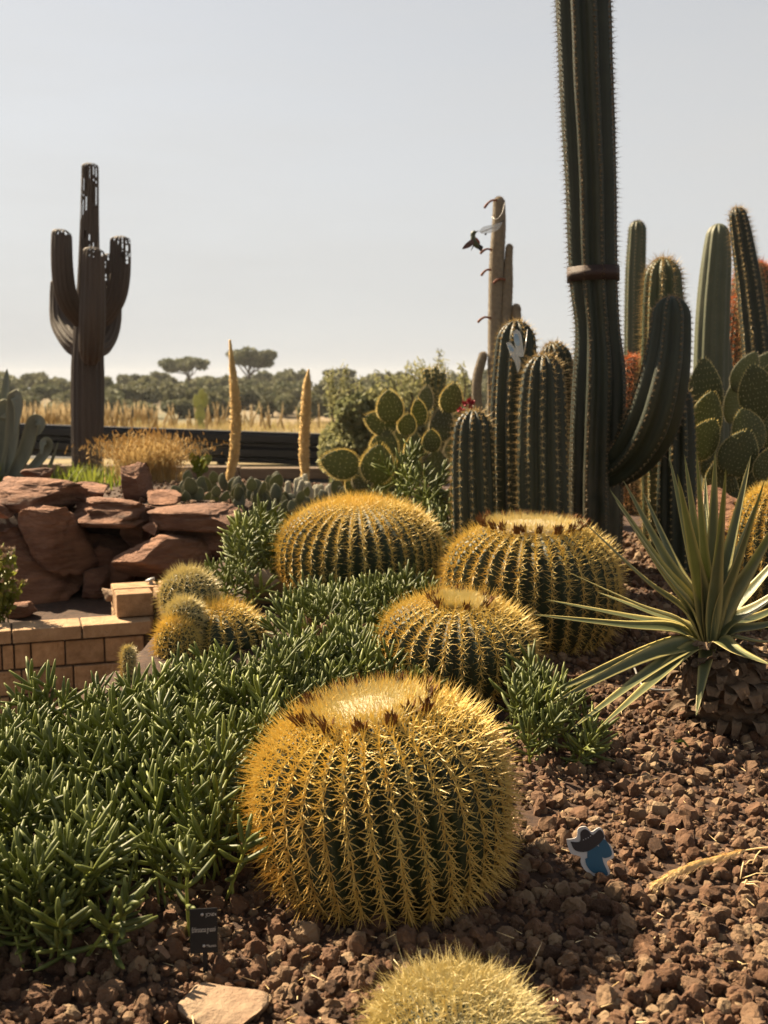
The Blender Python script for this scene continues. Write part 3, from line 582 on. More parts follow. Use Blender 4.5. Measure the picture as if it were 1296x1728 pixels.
column([(868, 980, 78), (868, 860, 80), (866, 700, 76), (870, 600, 70), (872, 541, 56)], 'column cactus carrying a glass butterfly ornament', 5.5, 10, .28, 34, spacing=.034, L=.024, group=gC)
column([(918, 980, 84), (917, 860, 86), (915, 720, 82), (916, 650, 74), (917, 598, 58)], 'thick column cactus with bright golden ribs directly behind a barrel cactus', 5.15, 11, .28, 35, spacing=.034, L=.026, group=gC)
column([(965, 980, 62), (960, 800, 64), (950, 680, 62), (940, 620, 56), (932, 578, 46)], 'small column cactus peeping out behind the thick golden ribbed one', 5.9, 12, .26, 36, spacing=.034, L=.024, group=gC)
column([(1120, 980, 70), (1120, 800, 74), (1119, 600, 72), (1119, 500, 66), (1120, 436, 54)], 'olive column cactus with long golden spines behind the curved arm', 6.2, 10, .26, 37, 'cereus_olive', spacing=.029, L=.036, group=gC, k=6)
column([(1142, 960, 64), (1142, 850, 66), (1143, 740, 62), (1142, 650, 50)], 'short dark column cactus under the curved arm', 5.65, 9, .3, 38, spacing=.034, L=.018, group=gC)
gB = 'columnar cacti in the background'
column([(1068, 860, 34), (1070, 640, 34), (1072, 480, 34), (1076, 372, 28)], 'slim brownish column cactus with fine spines beside the tall one', 9.0, 10, .24, 41, 'cereus_grey', 'spine_brown', .03, .016, 6, 1, group=gB, sub=4)
column([(1200, 860, 60), (1200, 640, 58), (1204, 520, 55), (1210, 430, 47), (1213, 377, 34)], 'smooth grey green column cactus behind the large prickly pear', 8.2, 11, .22, 42, 'cereus_grey', 'spine_brown', .04, .006, 4, 0, group=gB, sub=5)
column([(1228, 860, 40), (1222, 700, 40), (1218, 600, 32), (1217, 560, 24)], 'short side stem beside the smooth grey green column cactus', 8.3, 9, .24, 46, 'cereus_grey', 'spine_brown', .04, .006, 4, 0, group=gB, sub=5)
column([(1285, 860, 48), (1280, 640, 48), (1267, 500, 42), (1252, 400, 35), (1243, 350, 26)], 'leaning dark column cactus with bristling spines above the large prickly pear', 7.2, 9, .3, 43, 'cereus', 'spine_tan', .034, .03, 6, 2, group=gB, sub=5)
for px, py, w, Y, hh, sd, lab in ((1070, 602, 70, 7.4, .42, 51, 'red spined barrel cactus between the tall cactus and the olive column'), (1272, 442, 100, 9.0, 1.0, 52, 'tall orange red spined barrel cactus behind the leaning column'), (1250, 500, 66, 8.8, .7, 53, 'smaller orange red spined barrel cactus beside the leaning column')):
    tp = P(px, py, Y); zb = float(H(tp[0], Y))-.02; rt = root('red_barrel_cactus', (float(tp[0]), Y, zb), lab, 'cactus', 'red spined barrel cacti')
    barrel(px, py, w, Y, zb, None, 20, seed=sd, wool=0, buds=0, L=.055, spacing=.055, k=7, mat='spine_red', squat=3.2, rt=rt, base_tone=.9, cen=2, sR=.0016)

# the strap round the tall column
c = P(1001, 463, 5.6); Rr = pxm(40.6, 5.6); zz = np.array([-.031, -.031, .031, .031]); q = 64; th = np.arange(q)/q*2*PI; wob = 1+.012*np.cos(9*th)
ring = [np.stack([np.cos(th)*(Rr+o)*wob, np.sin(th)*(Rr+o)*wob, 0*th+z_], -1) for o, z_ in ((0, -.031), (.006, -.036), (.006, .036), (0, .031))]
V = np.concatenate(ring); i = np.arange(4)[:, None]*q; j = np.arange(q)[None]; k = (j+1) % q; i2 = ((np.arange(4)+1) % 4)[:, None]*q
F = np.stack([i+j, i+k, i2+k, i2+j], -1).reshape(-1, 4); M['leather'] = material('brown_leather', (.03, .014, .011), (.05, .023, .017), 12, .7, .5, 60)
V = V@rotm((0, 1, 0), -.03).T
single('strap', V+c, F, M['leather'], 'wide brown leather strap wrapped around the tall column cactus', 'strap')

# woolly columns with old flowers
def curl(p, d, L_, r):
    d = unit(np.array(d, float)); pts = [p, p+d*L_*.4+[0, 0, L_*.12], p+d*L_*.75+[0, 0, L_*.0], p+d*L_+[0, 0, -L_*.22]]
    return tube(spline(pts, 9), np.linspace(.011, .008, 9)*np.array([1, .7, .7, .75, .8, .9, 1, 1.1, .9]), 6)
M['oldflower'] = material('withered_flower', (.20, .055, .03), (.30, .12, .06), 30, .8, .4, 60)
Yw = 7.4
def woolly(pp, label, flowers, seed, grp='woolly column cacti'):
    r = np.random.default_rng(seed); rt = column(pp, label, Yw, 22, .04, seed, 'felt', 'spine_brown', .02, .018, 5, 0, 'woolly_column_cactus', grp, sub=3, sR=.0006, spread=1.25, jit=.5)
    for px, py, dx, dz, L_ in flowers:
        part('withered_flower', *curl(P(px, py, Yw-.05), (dx, -.25, dz), L_, r), M['oldflower'], rt)
    return rt
woolly([(838, 900, 24), (836, 700, 26), (836, 560, 24), (838, 450, 24), (842, 380, 22), (842, 332, 18)], 'tall woolly column cactus with withered red flowers along its left side', ((838, 338, -1, -.4, .09), (830, 422, -1, -.1, .08), (828, 455, -1, -.4, .07), (828, 537, -1, -.1, .09)), 61)
woolly([(855, 900, 20), (850, 700, 22), (852, 560, 21), (856, 480, 18), (858, 440, 13), (860, 412, 11)], 'slender woolly column cactus leaning against the tall woolly one', ((852, 472, -1, -.1, .08),), 62)
woolly([(872, 900, 16), (871, 700, 17), (871, 560, 17), (871, 513, 15)], 'short grey woolly stub behind the column with butterfly', (), 63)
woolly([(826, 860, 18), (818, 740, 17), (806, 690, 16), (805, 640, 15), (812, 612, 15), (817, 594, 13)], 'bent woolly stump leaning out beside the short column cactus', (), 64)

# ------------------------------------------------------------------ metal saguaro with slits
M['rust'] = material('dark_rusty_metal', (.065, .048, .036), (.10, .070, .048), 6, .7, .5, 40, stretch=(1, 1, .15))
Ysag = 12.0
def slitted(path_px, Y, nr, rt, pname, slit, seed, basefix=False, Ys=None, dome=.55):
    r = np.random.default_rng(seed); q = np.array([(*P(a, b, (Ys[i] if Ys else Y)), pxm(w/2, Y)) for i, (a, b, w) in enumerate(path_px)])
    if basefix: q[0, 2] = float(H(q[0, 0], q[0, 1]))-.05
    n = 90; s = spline(q, n); ln = np.concatenate([[0], np.cumsum(np.linalg.norm(np.diff(s[:, :3], axis=0), axis=1))]); h = dome*s[-1, 3]
    lt = np.concatenate([np.linspace(0, ln[-1]-h, n)[:-1], ln[-1]-h+h*np.sin(np.linspace(0, PI/2, 9))]); s2 = np.stack([np.interp(lt, ln, s[:, c]) for c in range(4)], -1); tt = np.clip((lt-(ln[-1]-h))/h, 0, 1)
    rad = s2[:, 3]*(1-.62*tt**3); path = s2[:, :3]; n = len(path); T, A, B = frames(path)
    off = np.array([-.38, -.2, 0, .2, .38]); sub = 5; th = ((np.arange(nr)[:, None]+off[None])/nr*2*PI).ravel(); prof = np.tile([.90, .975, 1., .975, .90], nr); ns = nr*sub
    def shell(k): return (path[:, None]+(rad[:, None]*prof[None]-k)[..., None]*(np.cos(th)[None, :, None]*A[:, None]+np.sin(th)[None, :, None]*B[:, None])).reshape(-1, 3)
    V = shell(0)
    i = np.arange(n-1)[:, None]*ns; j = np.arange(ns)[None]; k = (j+1) % ns; F = np.stack([i+j, i+k, i+ns+k, i+ns+j], -1)
    keep = np.ones((n-1, ns), bool); frac = (lt/ln[-1])[:-1]
    for v in range(nr//2):
        col = [v*sub+sub-1, (nr-1-v)*sub+sub-1]; i0 = 0
        while i0 < n-1:
            g = r.integers(2, 7); f = frac[i0]
            if f > 1-slit and r.uniform() < .95*(.35+.65*(f-(1-slit))/slit): w_ = r.integers(3); keep[i0:i0+g, [col[0], col[1]]] = False; keep[i0:i0+g, [col[0]-(w_ > 0), (col[1]+(w_ > 0)) % ns]] = False; keep[i0:i0+g, [(col[0]+(w_ > 1)) % ns, col[1]-(w_ > 1)]] = False
            i0 += g+1
    Fk = F[keep]
    o_ = part(pname, V, [Fk], M['rust'], rt); return o_
c = P(148, 830, Ysag)
rt = root('saguaro_sculpture', (float(c[0]), Ysag, float(H(c[0], Ysag))), 'tall dark saguaro with raised arms and see through slits at the tips', 'cactus sculpture')
slitted([(147, 850, 46), (147, 780, 50), (148, 690, 55), (148, 620, 54), (149, 560, 48), (150, 480, 38), (151, 380, 31), (152, 300, 28), (152, 275, 27)], Ysag, 16, rt, 'trunk', .45, 1, True)
for nm, pp, ys, sl in (('arm', [(145, 545, 30), (128, 527, 34), (111, 495, 35), (105, 450, 34), (104, 400, 32), (105, 387, 27)], [12, 11.8, 11.65, 11.6, 11.6, 11.6], .12),
                       ('arm', [(148, 592, 36), (125, 578, 40), (106, 545, 40), (103, 505, 38), (103, 470, 34)], [12, 12.1, 12.3, 12.4, 12.4], .05),
                       ('arm', [(152, 606, 26), (154, 590, 38), (156, 540, 41), (157, 480, 38), (158, 430, 34), (159, 417, 28)], [11.9, 11.62, 11.5, 11.5, 11.5, 11.5], .1),
                       ('arm', [(160, 545, 30), (178, 530, 34), (195, 500, 36), (202, 460, 36), (203, 410, 34), (203, 398, 30)], [12, 12, 12, 12, 12, 12], .3),
                       ('arm', [(155, 590, 34), (172, 578, 40), (184, 545, 40), (186, 500, 36), (183, 450, 26), (182, 428, 20)], [12, 12.2, 12.35, 12.4, 12.4, 12.4], .25)):
    slitted(pp, Ysag, 14, rt, nm, sl, int(pp[0][0]+pp[1][1]), Ys=ys)

# ------------------------------------------------------------------ prickly pears
M['pad'] = material('prickly_pear_pad', (.085, .098, .034), (.12, .13, .045), 9, .6, .2, 50, trans=.25, tcol=(.40, .44, .08), objrand=.2)
M['pad_grey'] = material('prickly_pear_pad_greygreen', (.10, .12, .075), (.13, .145, .09), 9, .6, .2, 50, trans=.25, tcol=(.40, .42, .16), objrand=.2)
M['glochid'] = material('golden_bristles', (.85, .72, .30), (.92, .80, .40), 30, .6, trans=.4, alb=.85)
M['whitespine'] = material('white_spine', (.70, .62, .42), (.78, .70, .5), 30, .6, trans=.5)
def pad_mesh(seed, rows, slen, per, rim=True):
    """unit pad: width 1, height 1 standing on its narrow base at the origin, facing -y"""
    r = np.random.default_rng(seed); n, m = 22, 11; V = []; 
    t = np.linspace(0, 1, n); half = .5*np.sin(PI*np.clip(t, 0, 1)**.80)**.62; half[0] = .07; half[-1] = .05
    for i in range(n):
        a = np.arange(m*2)/(m*2)*2*PI; x = np.cos(a)*half[i]; th = .085*np.sqrt(np.maximum(half[i]/.5, .02)); y = np.sign(np.sin(a))*np.abs(np.sin(a))**.8*th
        V.append(np.stack([x, y, 0*x+t[i]], -1))
    V = np.concatenate(V); ns = m*2; i = np.arange(n-1)[:, None]*ns; j = np.arange(ns)[None]; k = (j+1) % ns
    F = [np.stack([i+j, i+k, i+ns+k, i+ns+j], -1).reshape(-1, 4)]; V = np.vstack([V, [0, 0, -.005], [0, 0, 1.004]]); j = np.arange(ns); e = (n-1)*ns
    F.append(np.concatenate([np.stack([(j+1) % ns, j, 0*j+len(V)-2], -1), np.stack([e+j, e+(j+1) % ns, 0*j+len(V)-1], -1)]))
    ps, ds = [], []
    for q in range(rows):
        zt = (q+.5)/rows; hw = np.interp(zt, t, half); k_ = max(1, int(hw*2*rows*.9))
        for x in (np.arange(k_)+.5+.25*(q % 2))/k_*2-1:
            for sy in (-1, 1):
                zt_ = zt; x = float(np.clip(x+r.normal(0, .3/k_), -1, 1)); xx = x*hw*.93; th = .085*math.sqrt(max(hw/.5, .02)); yy = sy*th*max(1-(abs(xx)/max(hw, .01))**2, 0)**.42
                for _ in range(per): ps.append((xx, yy, zt+r.normal(0, .08/rows))); ds.append((x*.5+r.normal(0, .5), sy*1.0+r.normal(0, .3), r.normal(.1, .5)))
    if rim:
        for zt in np.linspace(.06, .995, 26):
            hw = np.interp(zt, t, half); dz = np.interp(zt, t, np.gradient(half, t))
            for sx in (-1, 1):
                for _ in range(per*3): ps.append((sx*hw*.97, r.normal(0, .02), zt+r.normal(0, .012))); ds.append((sx+r.normal(0, .3), r.normal(0, .5), -dz*1.0+r.normal(0, .3)))
    SV, SF, _ = spike(np.array(ps), np.array(ds), slen*r.uniform(.5, 1.2, len(ps)), .006, two=False)
    return V, F, SV, SF
def pad_set(name, seed, rows, slen, per, mat, smat):
    out = []
    for s in range(3):
        V, F, SV, SF = pad_mesh(seed+s, rows, slen, per); out.append((make_mesh('pad', V, F, M[mat]), make_mesh('bristles', SV, SF, M[smat], False)))
    return out
PS = {'smooth': pad_set('a', 1, 11, .045, 3, 'pad', 'glochid'), 'spiny': pad_set('b', 11, 7, .11, 4, 'pad', 'glochid'), 'pale': pad_set('c', 21, 8, .13, 6, 'pad_grey', 'whitespine'), 'grey': pad_set('d', 31, 10, .05, 2, 'pad_grey', 'whitespine')}
def put_pad(rt, base, up, facing, w, h, kind, r, thick=1.0):
    up = unit(np.asarray(up, float)); f = np.asarray(facing, float); f = unit(f-up*f.dot(up)); x = np.cross(f, up)  # local x
    pm, bm_ = PS[kind][r.integers(3)]; o = link('pad', pm, rt); b = ROOTLOC[rt.name]
    Mx = Matrix(((x[0]*w, -f[0]*w*thick, up[0]*h, base[0]-b[0]), (x[1]*w, -f[1]*w*thick, up[1]*h, base[1]-b[1]), (x[2]*w, -f[2]*w*thick, up[2]*h, base[2]-b[2]), (0, 0, 0, 1)))
    o.matrix_local = Mx; s = link('bristles', bm_, o); tag(s, kind='stuff'); return o
def pads_px(rt, lst, Y, r):
    for px, py, w, h, ang, dy, kind, yaw in lst:
        c = P(px, py, Y+dy); a = math.radians(ang); up = np.array([math.sin(a), -.12, math.cos(a)]); W_, H_ = pxm(w, Y+dy), pxm(h, Y+dy); up = unit(up)
        put_pad(rt, c-up*H_*.5, up, (math.sin(math.radians(yaw)), -math.cos(math.radians(yaw)), .1), W_, H_, kind, r, 1.0)
r = np.random.default_rng(71)
c = P(1235, 900, 5.9); rt = root('prickly_pear', (float(c[0]), 5.9, float(H(c[0], 5.9))), 'large prickly pear with smooth rounded pads and glowing bristly rims', 'cactus')
pads_px(rt, [(1190, 662, 64, 112, -7, .15, 'smooth', 10), (1191, 706, 54, 92, 10, -.05, 'smooth', -15), (1187, 742, 56, 76, 28, -.12, 'smooth', 10), (1278, 662, 64, 92, -14, -.05, 'smooth', -10), (1262, 728, 64, 80, -22, -.1, 'smooth', 12), (1247, 765, 66, 82, 18, -.18, 'smooth', -8), (1236, 680, 38, 70, 0, .25, 'grey', 25), (1258, 628, 48, 72, 24, .22, 'grey', 20), (1290, 622, 46, 58, 20, .3, 'grey', 0), (1300, 640, 40, 60, 10, .0, 'smooth', 0), (1298, 785, 52, 64, 10, -.25, 'smooth', 0), (1310, 720, 60, 80, 10, 0, 'smooth', 20),
             (1215, 820, 60, 90, -10, .0, 'smooth', 0), (1265, 830, 60, 95, 5, .05, 'smooth', 0), (1300, 850, 60, 90, 10, .1, 'smooth', 0), (1240, 870, 60, 90, 0, .0, 'smooth', 0), (1200, 785, 52, 70, -20, .1, 'smooth', 30)], 5.9, r)
c = P(690, 850, 6.6); rt = root('prickly_pear', (float(c[0]), 6.6, float(H(c[0], 6.6))), 'spiny prickly pear with round dark pads rising behind a golden barrel', 'cactus')
pads_px(rt, [(574, 783, 50, 64, -78, -.1, 'spiny', 0), (637, 783, 56, 66, 6, -.15, 'spiny', 5), (649, 752, 48, 54, 10, 0, 'spiny', -10), (642, 714, 40, 54, -68, .0, 'spiny', 5), (658, 686, 44, 54, -6, -.04, 'spiny', 0), (687, 716, 31, 36, 12, .05, 'spiny', 0), (707, 696, 28, 44, -8, .1, 'spiny', 20), (700, 754, 34, 42, 6, .0, 'spiny', 0), (728, 744, 31, 38, -4, -.05, 'spiny', 0), (762, 672, 37, 50, 12, -.05, 'spiny', 0), (746, 716, 40, 58, 8, .15, 'pale', 0), (718, 674, 26, 44, 6, .22, 'pale', 10), (676, 745, 30, 60, 6, .2, 'pale', 10), (612, 806, 34, 44, 4, .05, 'pale', 0), (690, 790, 46, 64, 3, .1, 'spiny', 0), (735, 790, 46, 64, 3, .12, 'pale', 0), (650, 815, 46, 60, 3, .1, 'spiny', 0), (775, 715, 36, 48, 10, .2, 'pale', 0), (600, 815, 36, 48, -12, .1, 'spiny', 0), (770, 760, 40, 60, 5, .2, 'pale', 0), (668, 850, 46, 70, 3, .1, 'spiny', 0), (730, 850, 46, 70, 3, .1, 'spiny', 0)], 6.6, r)
M['redflower'] = material('red_petals', (.55, .02, .05), (.65, .05, .08), 20, .5, trans=.4)
for px, py in ((791, 678), (784, 684), (798, 681), (776, 693), (795, 690)):
    p = P(px, py, 6.45); n = 14; V, F, _ = spike(np.repeat([p], n, 0), r.normal(0, 1, (n, 3))+[0, -.5, .8], r.uniform(.02, .036, n), .011); part('flower', V, F, M['redflower'], rt, False)
c = P(735, 720, 7.0); rt2 = root('cholla', (float(c[0]), 7.0, float(H(c[0], 7.0))), 'thin finger like branching cactus rising behind the spiny prickly pear', 'cactus')
for pp in ([(734, 860, 12), (734, 720, 12), (734, 680, 12), (735, 640, 13), (735, 618, 11)], [(733, 690, 9), (728, 668, 13), (722, 645, 14), (718, 622, 12)], [(735, 690, 9), (741, 668, 12), (745, 645, 13), (748, 628, 12)]):
    column(pp, None, 7.0, 6, .25, 73, 'cereus_olive', 'spine_pale', .035, .03, 6, 2, rt=rt2, pname='branch', basefix=False, sub=4)
# low clumps of small prickly pears behind the rockery end
def clump(pxs, pys, Y0, n, label, kind, seed, wpx):
    r = np.random.default_rng(seed); cx = (pxs[0]+pxs[1])/2; c = P(cx, 870, Y0); z0 = float(H(c[0], Y0)); rt = root('small_prickly_pear', (float(c[0]), Y0, z0), label, 'cactus', 'low prickly pears beside the rockery')
    for i in range(n):
        px = r.uniform(*pxs); Y = Y0+r.uniform(-.35, .5); x = (px-648)/FPX*Y; zg = float(H(x, Y)); ztop = P(px, r.uniform(pys[0], pys[0]+28)+(Y0-Y)*20, Y)[2]; w = pxm(wpx, Y)*r.uniform(.75, 1.25); z = ztop-w*1.2; b = np.array([x, Y, z]); 
        while True:
            put_pad(rt, b, (r.normal(0, .3), r.normal(0, .3), 1), (r.normal(0, .7), -1, .2), w, w*r.uniform(1.15, 1.4), kind if r.uniform() < .75 else 'grey', r); 
            if b[2] < zg+.02: break
            b = np.array([b[0]+r.normal(0, .02), b[1]+r.normal(0, .02), max(b[2]-w*1.05, zg-.01)])
clump((305, 400), (798, 880), 7.3, 16, 'low grey green prickly pear clump spilling over the rockery end', 'grey', 81, 20)
clump((395, 470), (800, 890), 7.1, 16, 'low dense prickly pear clump at the foot of the tall tapering flower spike', 'grey', 82, 20)
clump((465, 560), (820, 890), 7.0, 14, 'low prickly pear clump in front of the white finger cacti', 'grey', 83, 19)
clump((555, 630), (800, 890), 7.2, 12, 'low prickly pear clump beside the spiny dark pads', 'grey', 84, 19)
# pale finger cactus clump
M['paleskin'] = material('pale_cactus_skin', (.42, .42, .33), (.52, .50, .40), 20, .7, .3, 80, attr='v', c3=(.3, .3, .2))
r = np.random.default_rng(86); c = P(500, 850, 8.0); rt = root('finger_cactus', (float(c[0]), 8.0, float(H(c[0], 8.0))), 'clump of small whitish finger cacti below the shorter flower spike', 'cactus')
for i in range(26):
    px = r.uniform(445, 560); top = 800+abs(px-515)*.35+r.uniform(-4, 14); Y = 8+r.uniform(-.25, .25)
    column([(px, 860, 11), (px+r.uniform(-2, 2), (860+top)/2, 11), (px+r.uniform(-4, 4), top, 9)], None, Y, 8, .2, 87+i, 'paleskin', 'whitespine', .02, .012, 5, 0, rt=rt, pname='finger', sub=3, n=24, sR=.0012)
# lone prickly pear on the far bank
c = P(338, 705, 26); rt = root('prickly_pear', (float(c[0]), 26., float(H(c[0], 26))), 'lone yellowish prickly pear on the grassy bank beyond the guardrail', 'cactus')
M['pad_yellow'] = material('pad_yellowgreen', (.34, .36, .13), (.42, .42, .17), 3, .7, trans=.35, alb=.9); ys = pad_mesh(5, 4, .04, 1); PS['yellow'] = [(make_mesh('pad', ys[0], ys[1], M['pad_yellow']), make_mesh('bristles', ys[2], ys[3], M['whitespine'], False))]*3
pads_px(rt, [(338, 722, 19, 36, -3, 0, 'yellow', 0), (338, 698, 18, 30, 5, 0, 'yellow', 0), (333, 678, 16, 26, -15, 0, 'yellow', 20), (345, 676, 15, 28, 14, .1, 'yellow', -20), (340, 664, 12, 18, 10, .05, 'yellow', 0)], 26, r)

# ------------------------------------------------------------------ flower spikes
M['spike'] = material('flower_spike', (.66, .47, .20), (.78, .60, .30), 14, .8, trans=.3, attr='v', c3=(.50, .32, .12), alb=1)
for pts, Y, lab, sd in (([(387, 850, 10), (389, 800, 15), (396, 760, 18), (398, 700, 19), (395, 650, 15), (391, 610, 9), (388, 574, 3)], 8.8, 'tall tapering yellow agave flower spike beside the golden grass', 1), ([(514, 850, 10), (515, 800, 15), (513, 760, 19), (516, 700, 19), (518, 655, 14), (519, 640, 9), (521, 624, 2)], 9.2, 'shorter yellow agave flower spike with blunt top and thin tip', 2)):
    r = np.random.default_rng(sd); q = np.array([(*P(a, b, Y), pxm(w/2, Y)) for a, b, w in pts]); q[0, 2] = float(H(q[0, 0], Y))-.02; s = spline(q, 60)
    rt = root('flower_spike', (float(q[0, 0]), Y, float(q[0, 2])), lab, 'flower spike', 'agave flower spikes'); part('stalk', *tube(s[:, :3], np.maximum(s[:, 3]*.62, .004), 10), M['spike'], rt, True, {'v': np.full(602, .7)})
    n = 2600; f = r.uniform(6, 59, n); T, A, B = frames(s[:, :3]); i0 = f.astype(int); th = r.uniform(0, 2*PI, n); rd = np.cos(th)[:, None]*A[i0]+np.sin(th)[:, None]*B[i0]; p = s[i0, :3]+(s[np.minimum(i0+1, 59), :3]-s[i0, :3])*(f-i0)[:, None]+rd*(s[i0, 3]*.5)[:, None]
    V, F, m_ = spike(p, rd+T[i0]*.7+r.normal(0, .3, (n, 3)), s[i0, 3]*r.uniform(.45, .8, n), .008, two=True); part('florets', V, F, M['spike'], rt, True, {'v': np.repeat(r.uniform(0, .8, n)**2, m_)}, kind='stuff')

# ------------------------------------------------------------------ blades: yucca, agave, small banana plant
def blade(pts, wid, n=16, keel=.22, thick=.18, normal=None, wprof=None):
    s = spline(pts, n); T = unit(np.gradient(s, axis=0)); nv = np.asarray(normal if normal is not None else (0, 0, 1), float); t = np.linspace(0, 1, n)
    wp = (wprof(t) if wprof else np.minimum(1, .55+2.2*t)*np.clip((1-t)/.62, 0, 1)**.75)*wid/2+.0006
    N_ = unit(nv-T*(T@nv)[:, None]); S = np.cross(T, N_); x = np.array([-1, -.8, -.45, 0, .45, .8, 1, .75, 0, -.75]); up = np.array([keel, keel*.7, keel*.25, 0, keel*.25, keel*.7, keel, keel*.4-thick*.7, -thick, keel*.4-thick*.7])
    V = (s[:, None]+wp[:, None, None]*(x[None, :, None]*S[:, None]+up[None, :, None]*N_[:, None])).reshape(-1, 3); m = len(x); i = np.arange(n-1)[:, None]*m; j = np.arange(m)[None]; k = (j+1) % m
    e = np.tile(np.clip((np.abs(x)-.68)/.2, 0, 1), n); return V, np.stack([i+j, i+k, i+m+k, i+m+j], -1).reshape(-1, 4), e
M['yucca'] = material('yucca_leaf', (.105, .128, .055), (.15, .175, .075), 14, .42, .2, 60, trans=.25, tcol=(.45, .48, .08), attr='edge', c3=(.72, .60, .22), spec=.5, lo=.3, hi=.7)
M['yuccadry'] = material('dry_leaf_base', (.10, .062, .036), (.20, .13, .075), 20, .9, .6, 60, objrand=.3)
Yy = 3.55; hub = P(1197, 1080, Yy); gz = float(H(hub[0]+.05, Yy))
rt = root('yucca', (float(hub[0]), Yy, gz), 'variegated yucca with long stiff cream edged leaves on a scaly trunk', 'yucca')
tips = [(1029, 826, .1), (1052, 811, .25), (1038, 845, -.1), (976, 872, .0), (957, 965, -.1), (1008, 999, .25), (922, 1012, .05), (899, 1037, -.15), (1129, 769, .15), (1143, 800, -.12), (1155, 768, .05), (1175, 760, -.1), (1207, 761, -.02), (1225, 790, -.2), (1267, 769, 0.05), (1291, 808, -.12), (1330, 850, -.05), (1345, 905, .1), (1370, 960, -.1), (1390, 1030, -.05), (1380, 1085, -.2), (910, 1178, -.25), (931, 1187, -.35), (963, 1231, -.42), (1008, 1231, -.45), (1175, 1207, -.32), (1300, 1122, -.42), (1365, 1160, -.3), (1085, 830, .45), (1190, 800, .45), (1280, 840, .42), (1360, 1000, .4), (1100, 900, .5), (1190, 850, .3)]
r = np.random.default_rng(91)
for i, (a, b, dy) in enumerate(tips):
    tip = P(a, b, Yy+dy); d = tip-hub; L_ = np.linalg.norm(d); st = hub+np.array([d[0]*.06, dy*.1, -.01]); low = d[2] < -.02
    mid = hub+d*.5+np.array([0, 0, (.025 if low else .0)+r.uniform(-.012, .018)])*L_
    nv = unit(np.array([0, 0, 1.])-unit(d)*unit(d)[2])+np.array([r.normal(0, .35), -.35+r.normal(0, .3), 0]) if abs(unit(d)[2]) < .8 else np.array([-d[0]*1.2+r.normal(0, .3), -.9, 0.1])
    V, F, e = blade([st, hub+d*.2+np.array([0, 0, .03*L_]), mid, tip], r.uniform(.05, .066)*(1 if L_ > .35 else .8), 18, .3, .12, nv)
    e = np.clip(e+.12*noise(V*[40, 40, 40]), 0, 1); part('leaf', V, F, M['yucca'], rt, True, {'edge': e})
tb = np.array([hub[0]+.10, Yy-.04, gz-.03]); tp_ = np.array([hub[0]+.01, Yy, hub[2]-.01]); tl = np.linspace(0, 1, 12)[:, None]; tpath = tb+(tp_-tb)*tl
part('trunk', *tube(tpath, np.interp(tl[:, 0], [0, .6, 1], [.115, .13, .05]), 14), M['yuccadry'], rt)
sv, sf, _ = blade([(0, 0, 0), (0, .022, .022), (0, .04, .022), (0, .052, .008)], .045, 5, .25, .12, (0, -.5, 1), lambda t: np.array([1, 1, .95, .8, .5]))
sms = [make_mesh('leaf_scale', sv*np.array([q, 1/q, 1])+.004*noise(sv*60+q*9)[:, None], sf, M['yuccadry'], False) for q in (.7, .9, 1.1, 1.35)]
for i in range(190):
    t = (i/190)**1.0*.98; th = i*2.39996; c_ = tb+(tp_-tb)*t; rr = np.interp(t, [0, .6, 1], [.112, .127, .05]); o = link('leaf_scale', sms[r.integers(4)], rt); o.location = Vector(c_+np.array([math.cos(th)*rr, math.sin(th)*rr, 0])-ROOTLOC[rt.name]); o.rotation_euler = (r.uniform(-.8, .45), r.uniform(-.4, .4), th-PI/2+r.uniform(-.3, .3)); sc = r.uniform(.6, 1.35); o.scale = (sc, sc, sc)
for k in range(9):
    st = hub+np.array([-.03, -.04, -.03]); e_ = P(1165+r.uniform(-18, 22), 1150+r.uniform(-16, 40), Yy-.13); V, F, e = blade([st, (st+e_)/2+[-.03, -.03, .0], e_], .022, 8, .3, .1, (0, -1, .3)); part('dry_leaf', V, F, M['yuccadry'], rt, True)
# agave at the left edge
M['agave'] = material('agave_leaf', (.15, .165, .125), (.21, .225, .17), 5, .55, .15, 30, spec=.4, stretch=(3, 3, .6), attr='edge', c3=(.26, .26, .17))
Ya = 8.4; c = P(-12, 815, Ya); rt = root('agave', (float(c[0]), Ya, float(H(c[0], Ya))), 'large grey agave with curled over strap leaves behind the rockery', 'agave'); r = np.random.default_rng(95)
for pp, w in (([(-6, 815), (-2, 760), (4, 705), (12, 692), (20, 715), (17, 760)], .17), ([(0, 815), (18, 760), (24, 690), (26, 668), (31, 690), (25, 735)], .11), ([(10, 815), (38, 770), (52, 725), (60, 710), (69, 716), (64, 735)], .11), ([(30, 812), (62, 782), (80, 758), (80, 745), (72, 748), (70, 768)], .075), ([(-4, 815), (4, 720), (11, 660), (12, 622)], .10), ([(-20, 815), (-22, 720), (-30, 640), (-36, 600)], .12), ([(60, 812), (82, 790), (99, 744)], .03), ([(-30, 815), (-60, 740), (-85, 690), (-96, 705)], .13), ([(-30, 815), (-80, 780), (-120, 760), (-130, 790)], .12), ([(-10, 815), (-40, 700), (-60, 640)], .12)):
    dy = r.uniform(-.25, .25); n_ = len(pp); pts = [P(a, b, Ya+dy*i/n_) for i, (a, b) in enumerate(pp)]; V, F, e = blade(pts, w, 26, .3, .1, (r.normal(0, .4), -1, .2), lambda t: np.minimum(1, .75+t)*np.clip((1-t)/.45, 0, 1)**.6); part('leaf', V, F, M['agave'], rt, True, {'edge': e})
M['fresh'] = material('fresh_leaf', (.22, .28, .03), (.30, .34, .05), 6, .45, trans=.5)
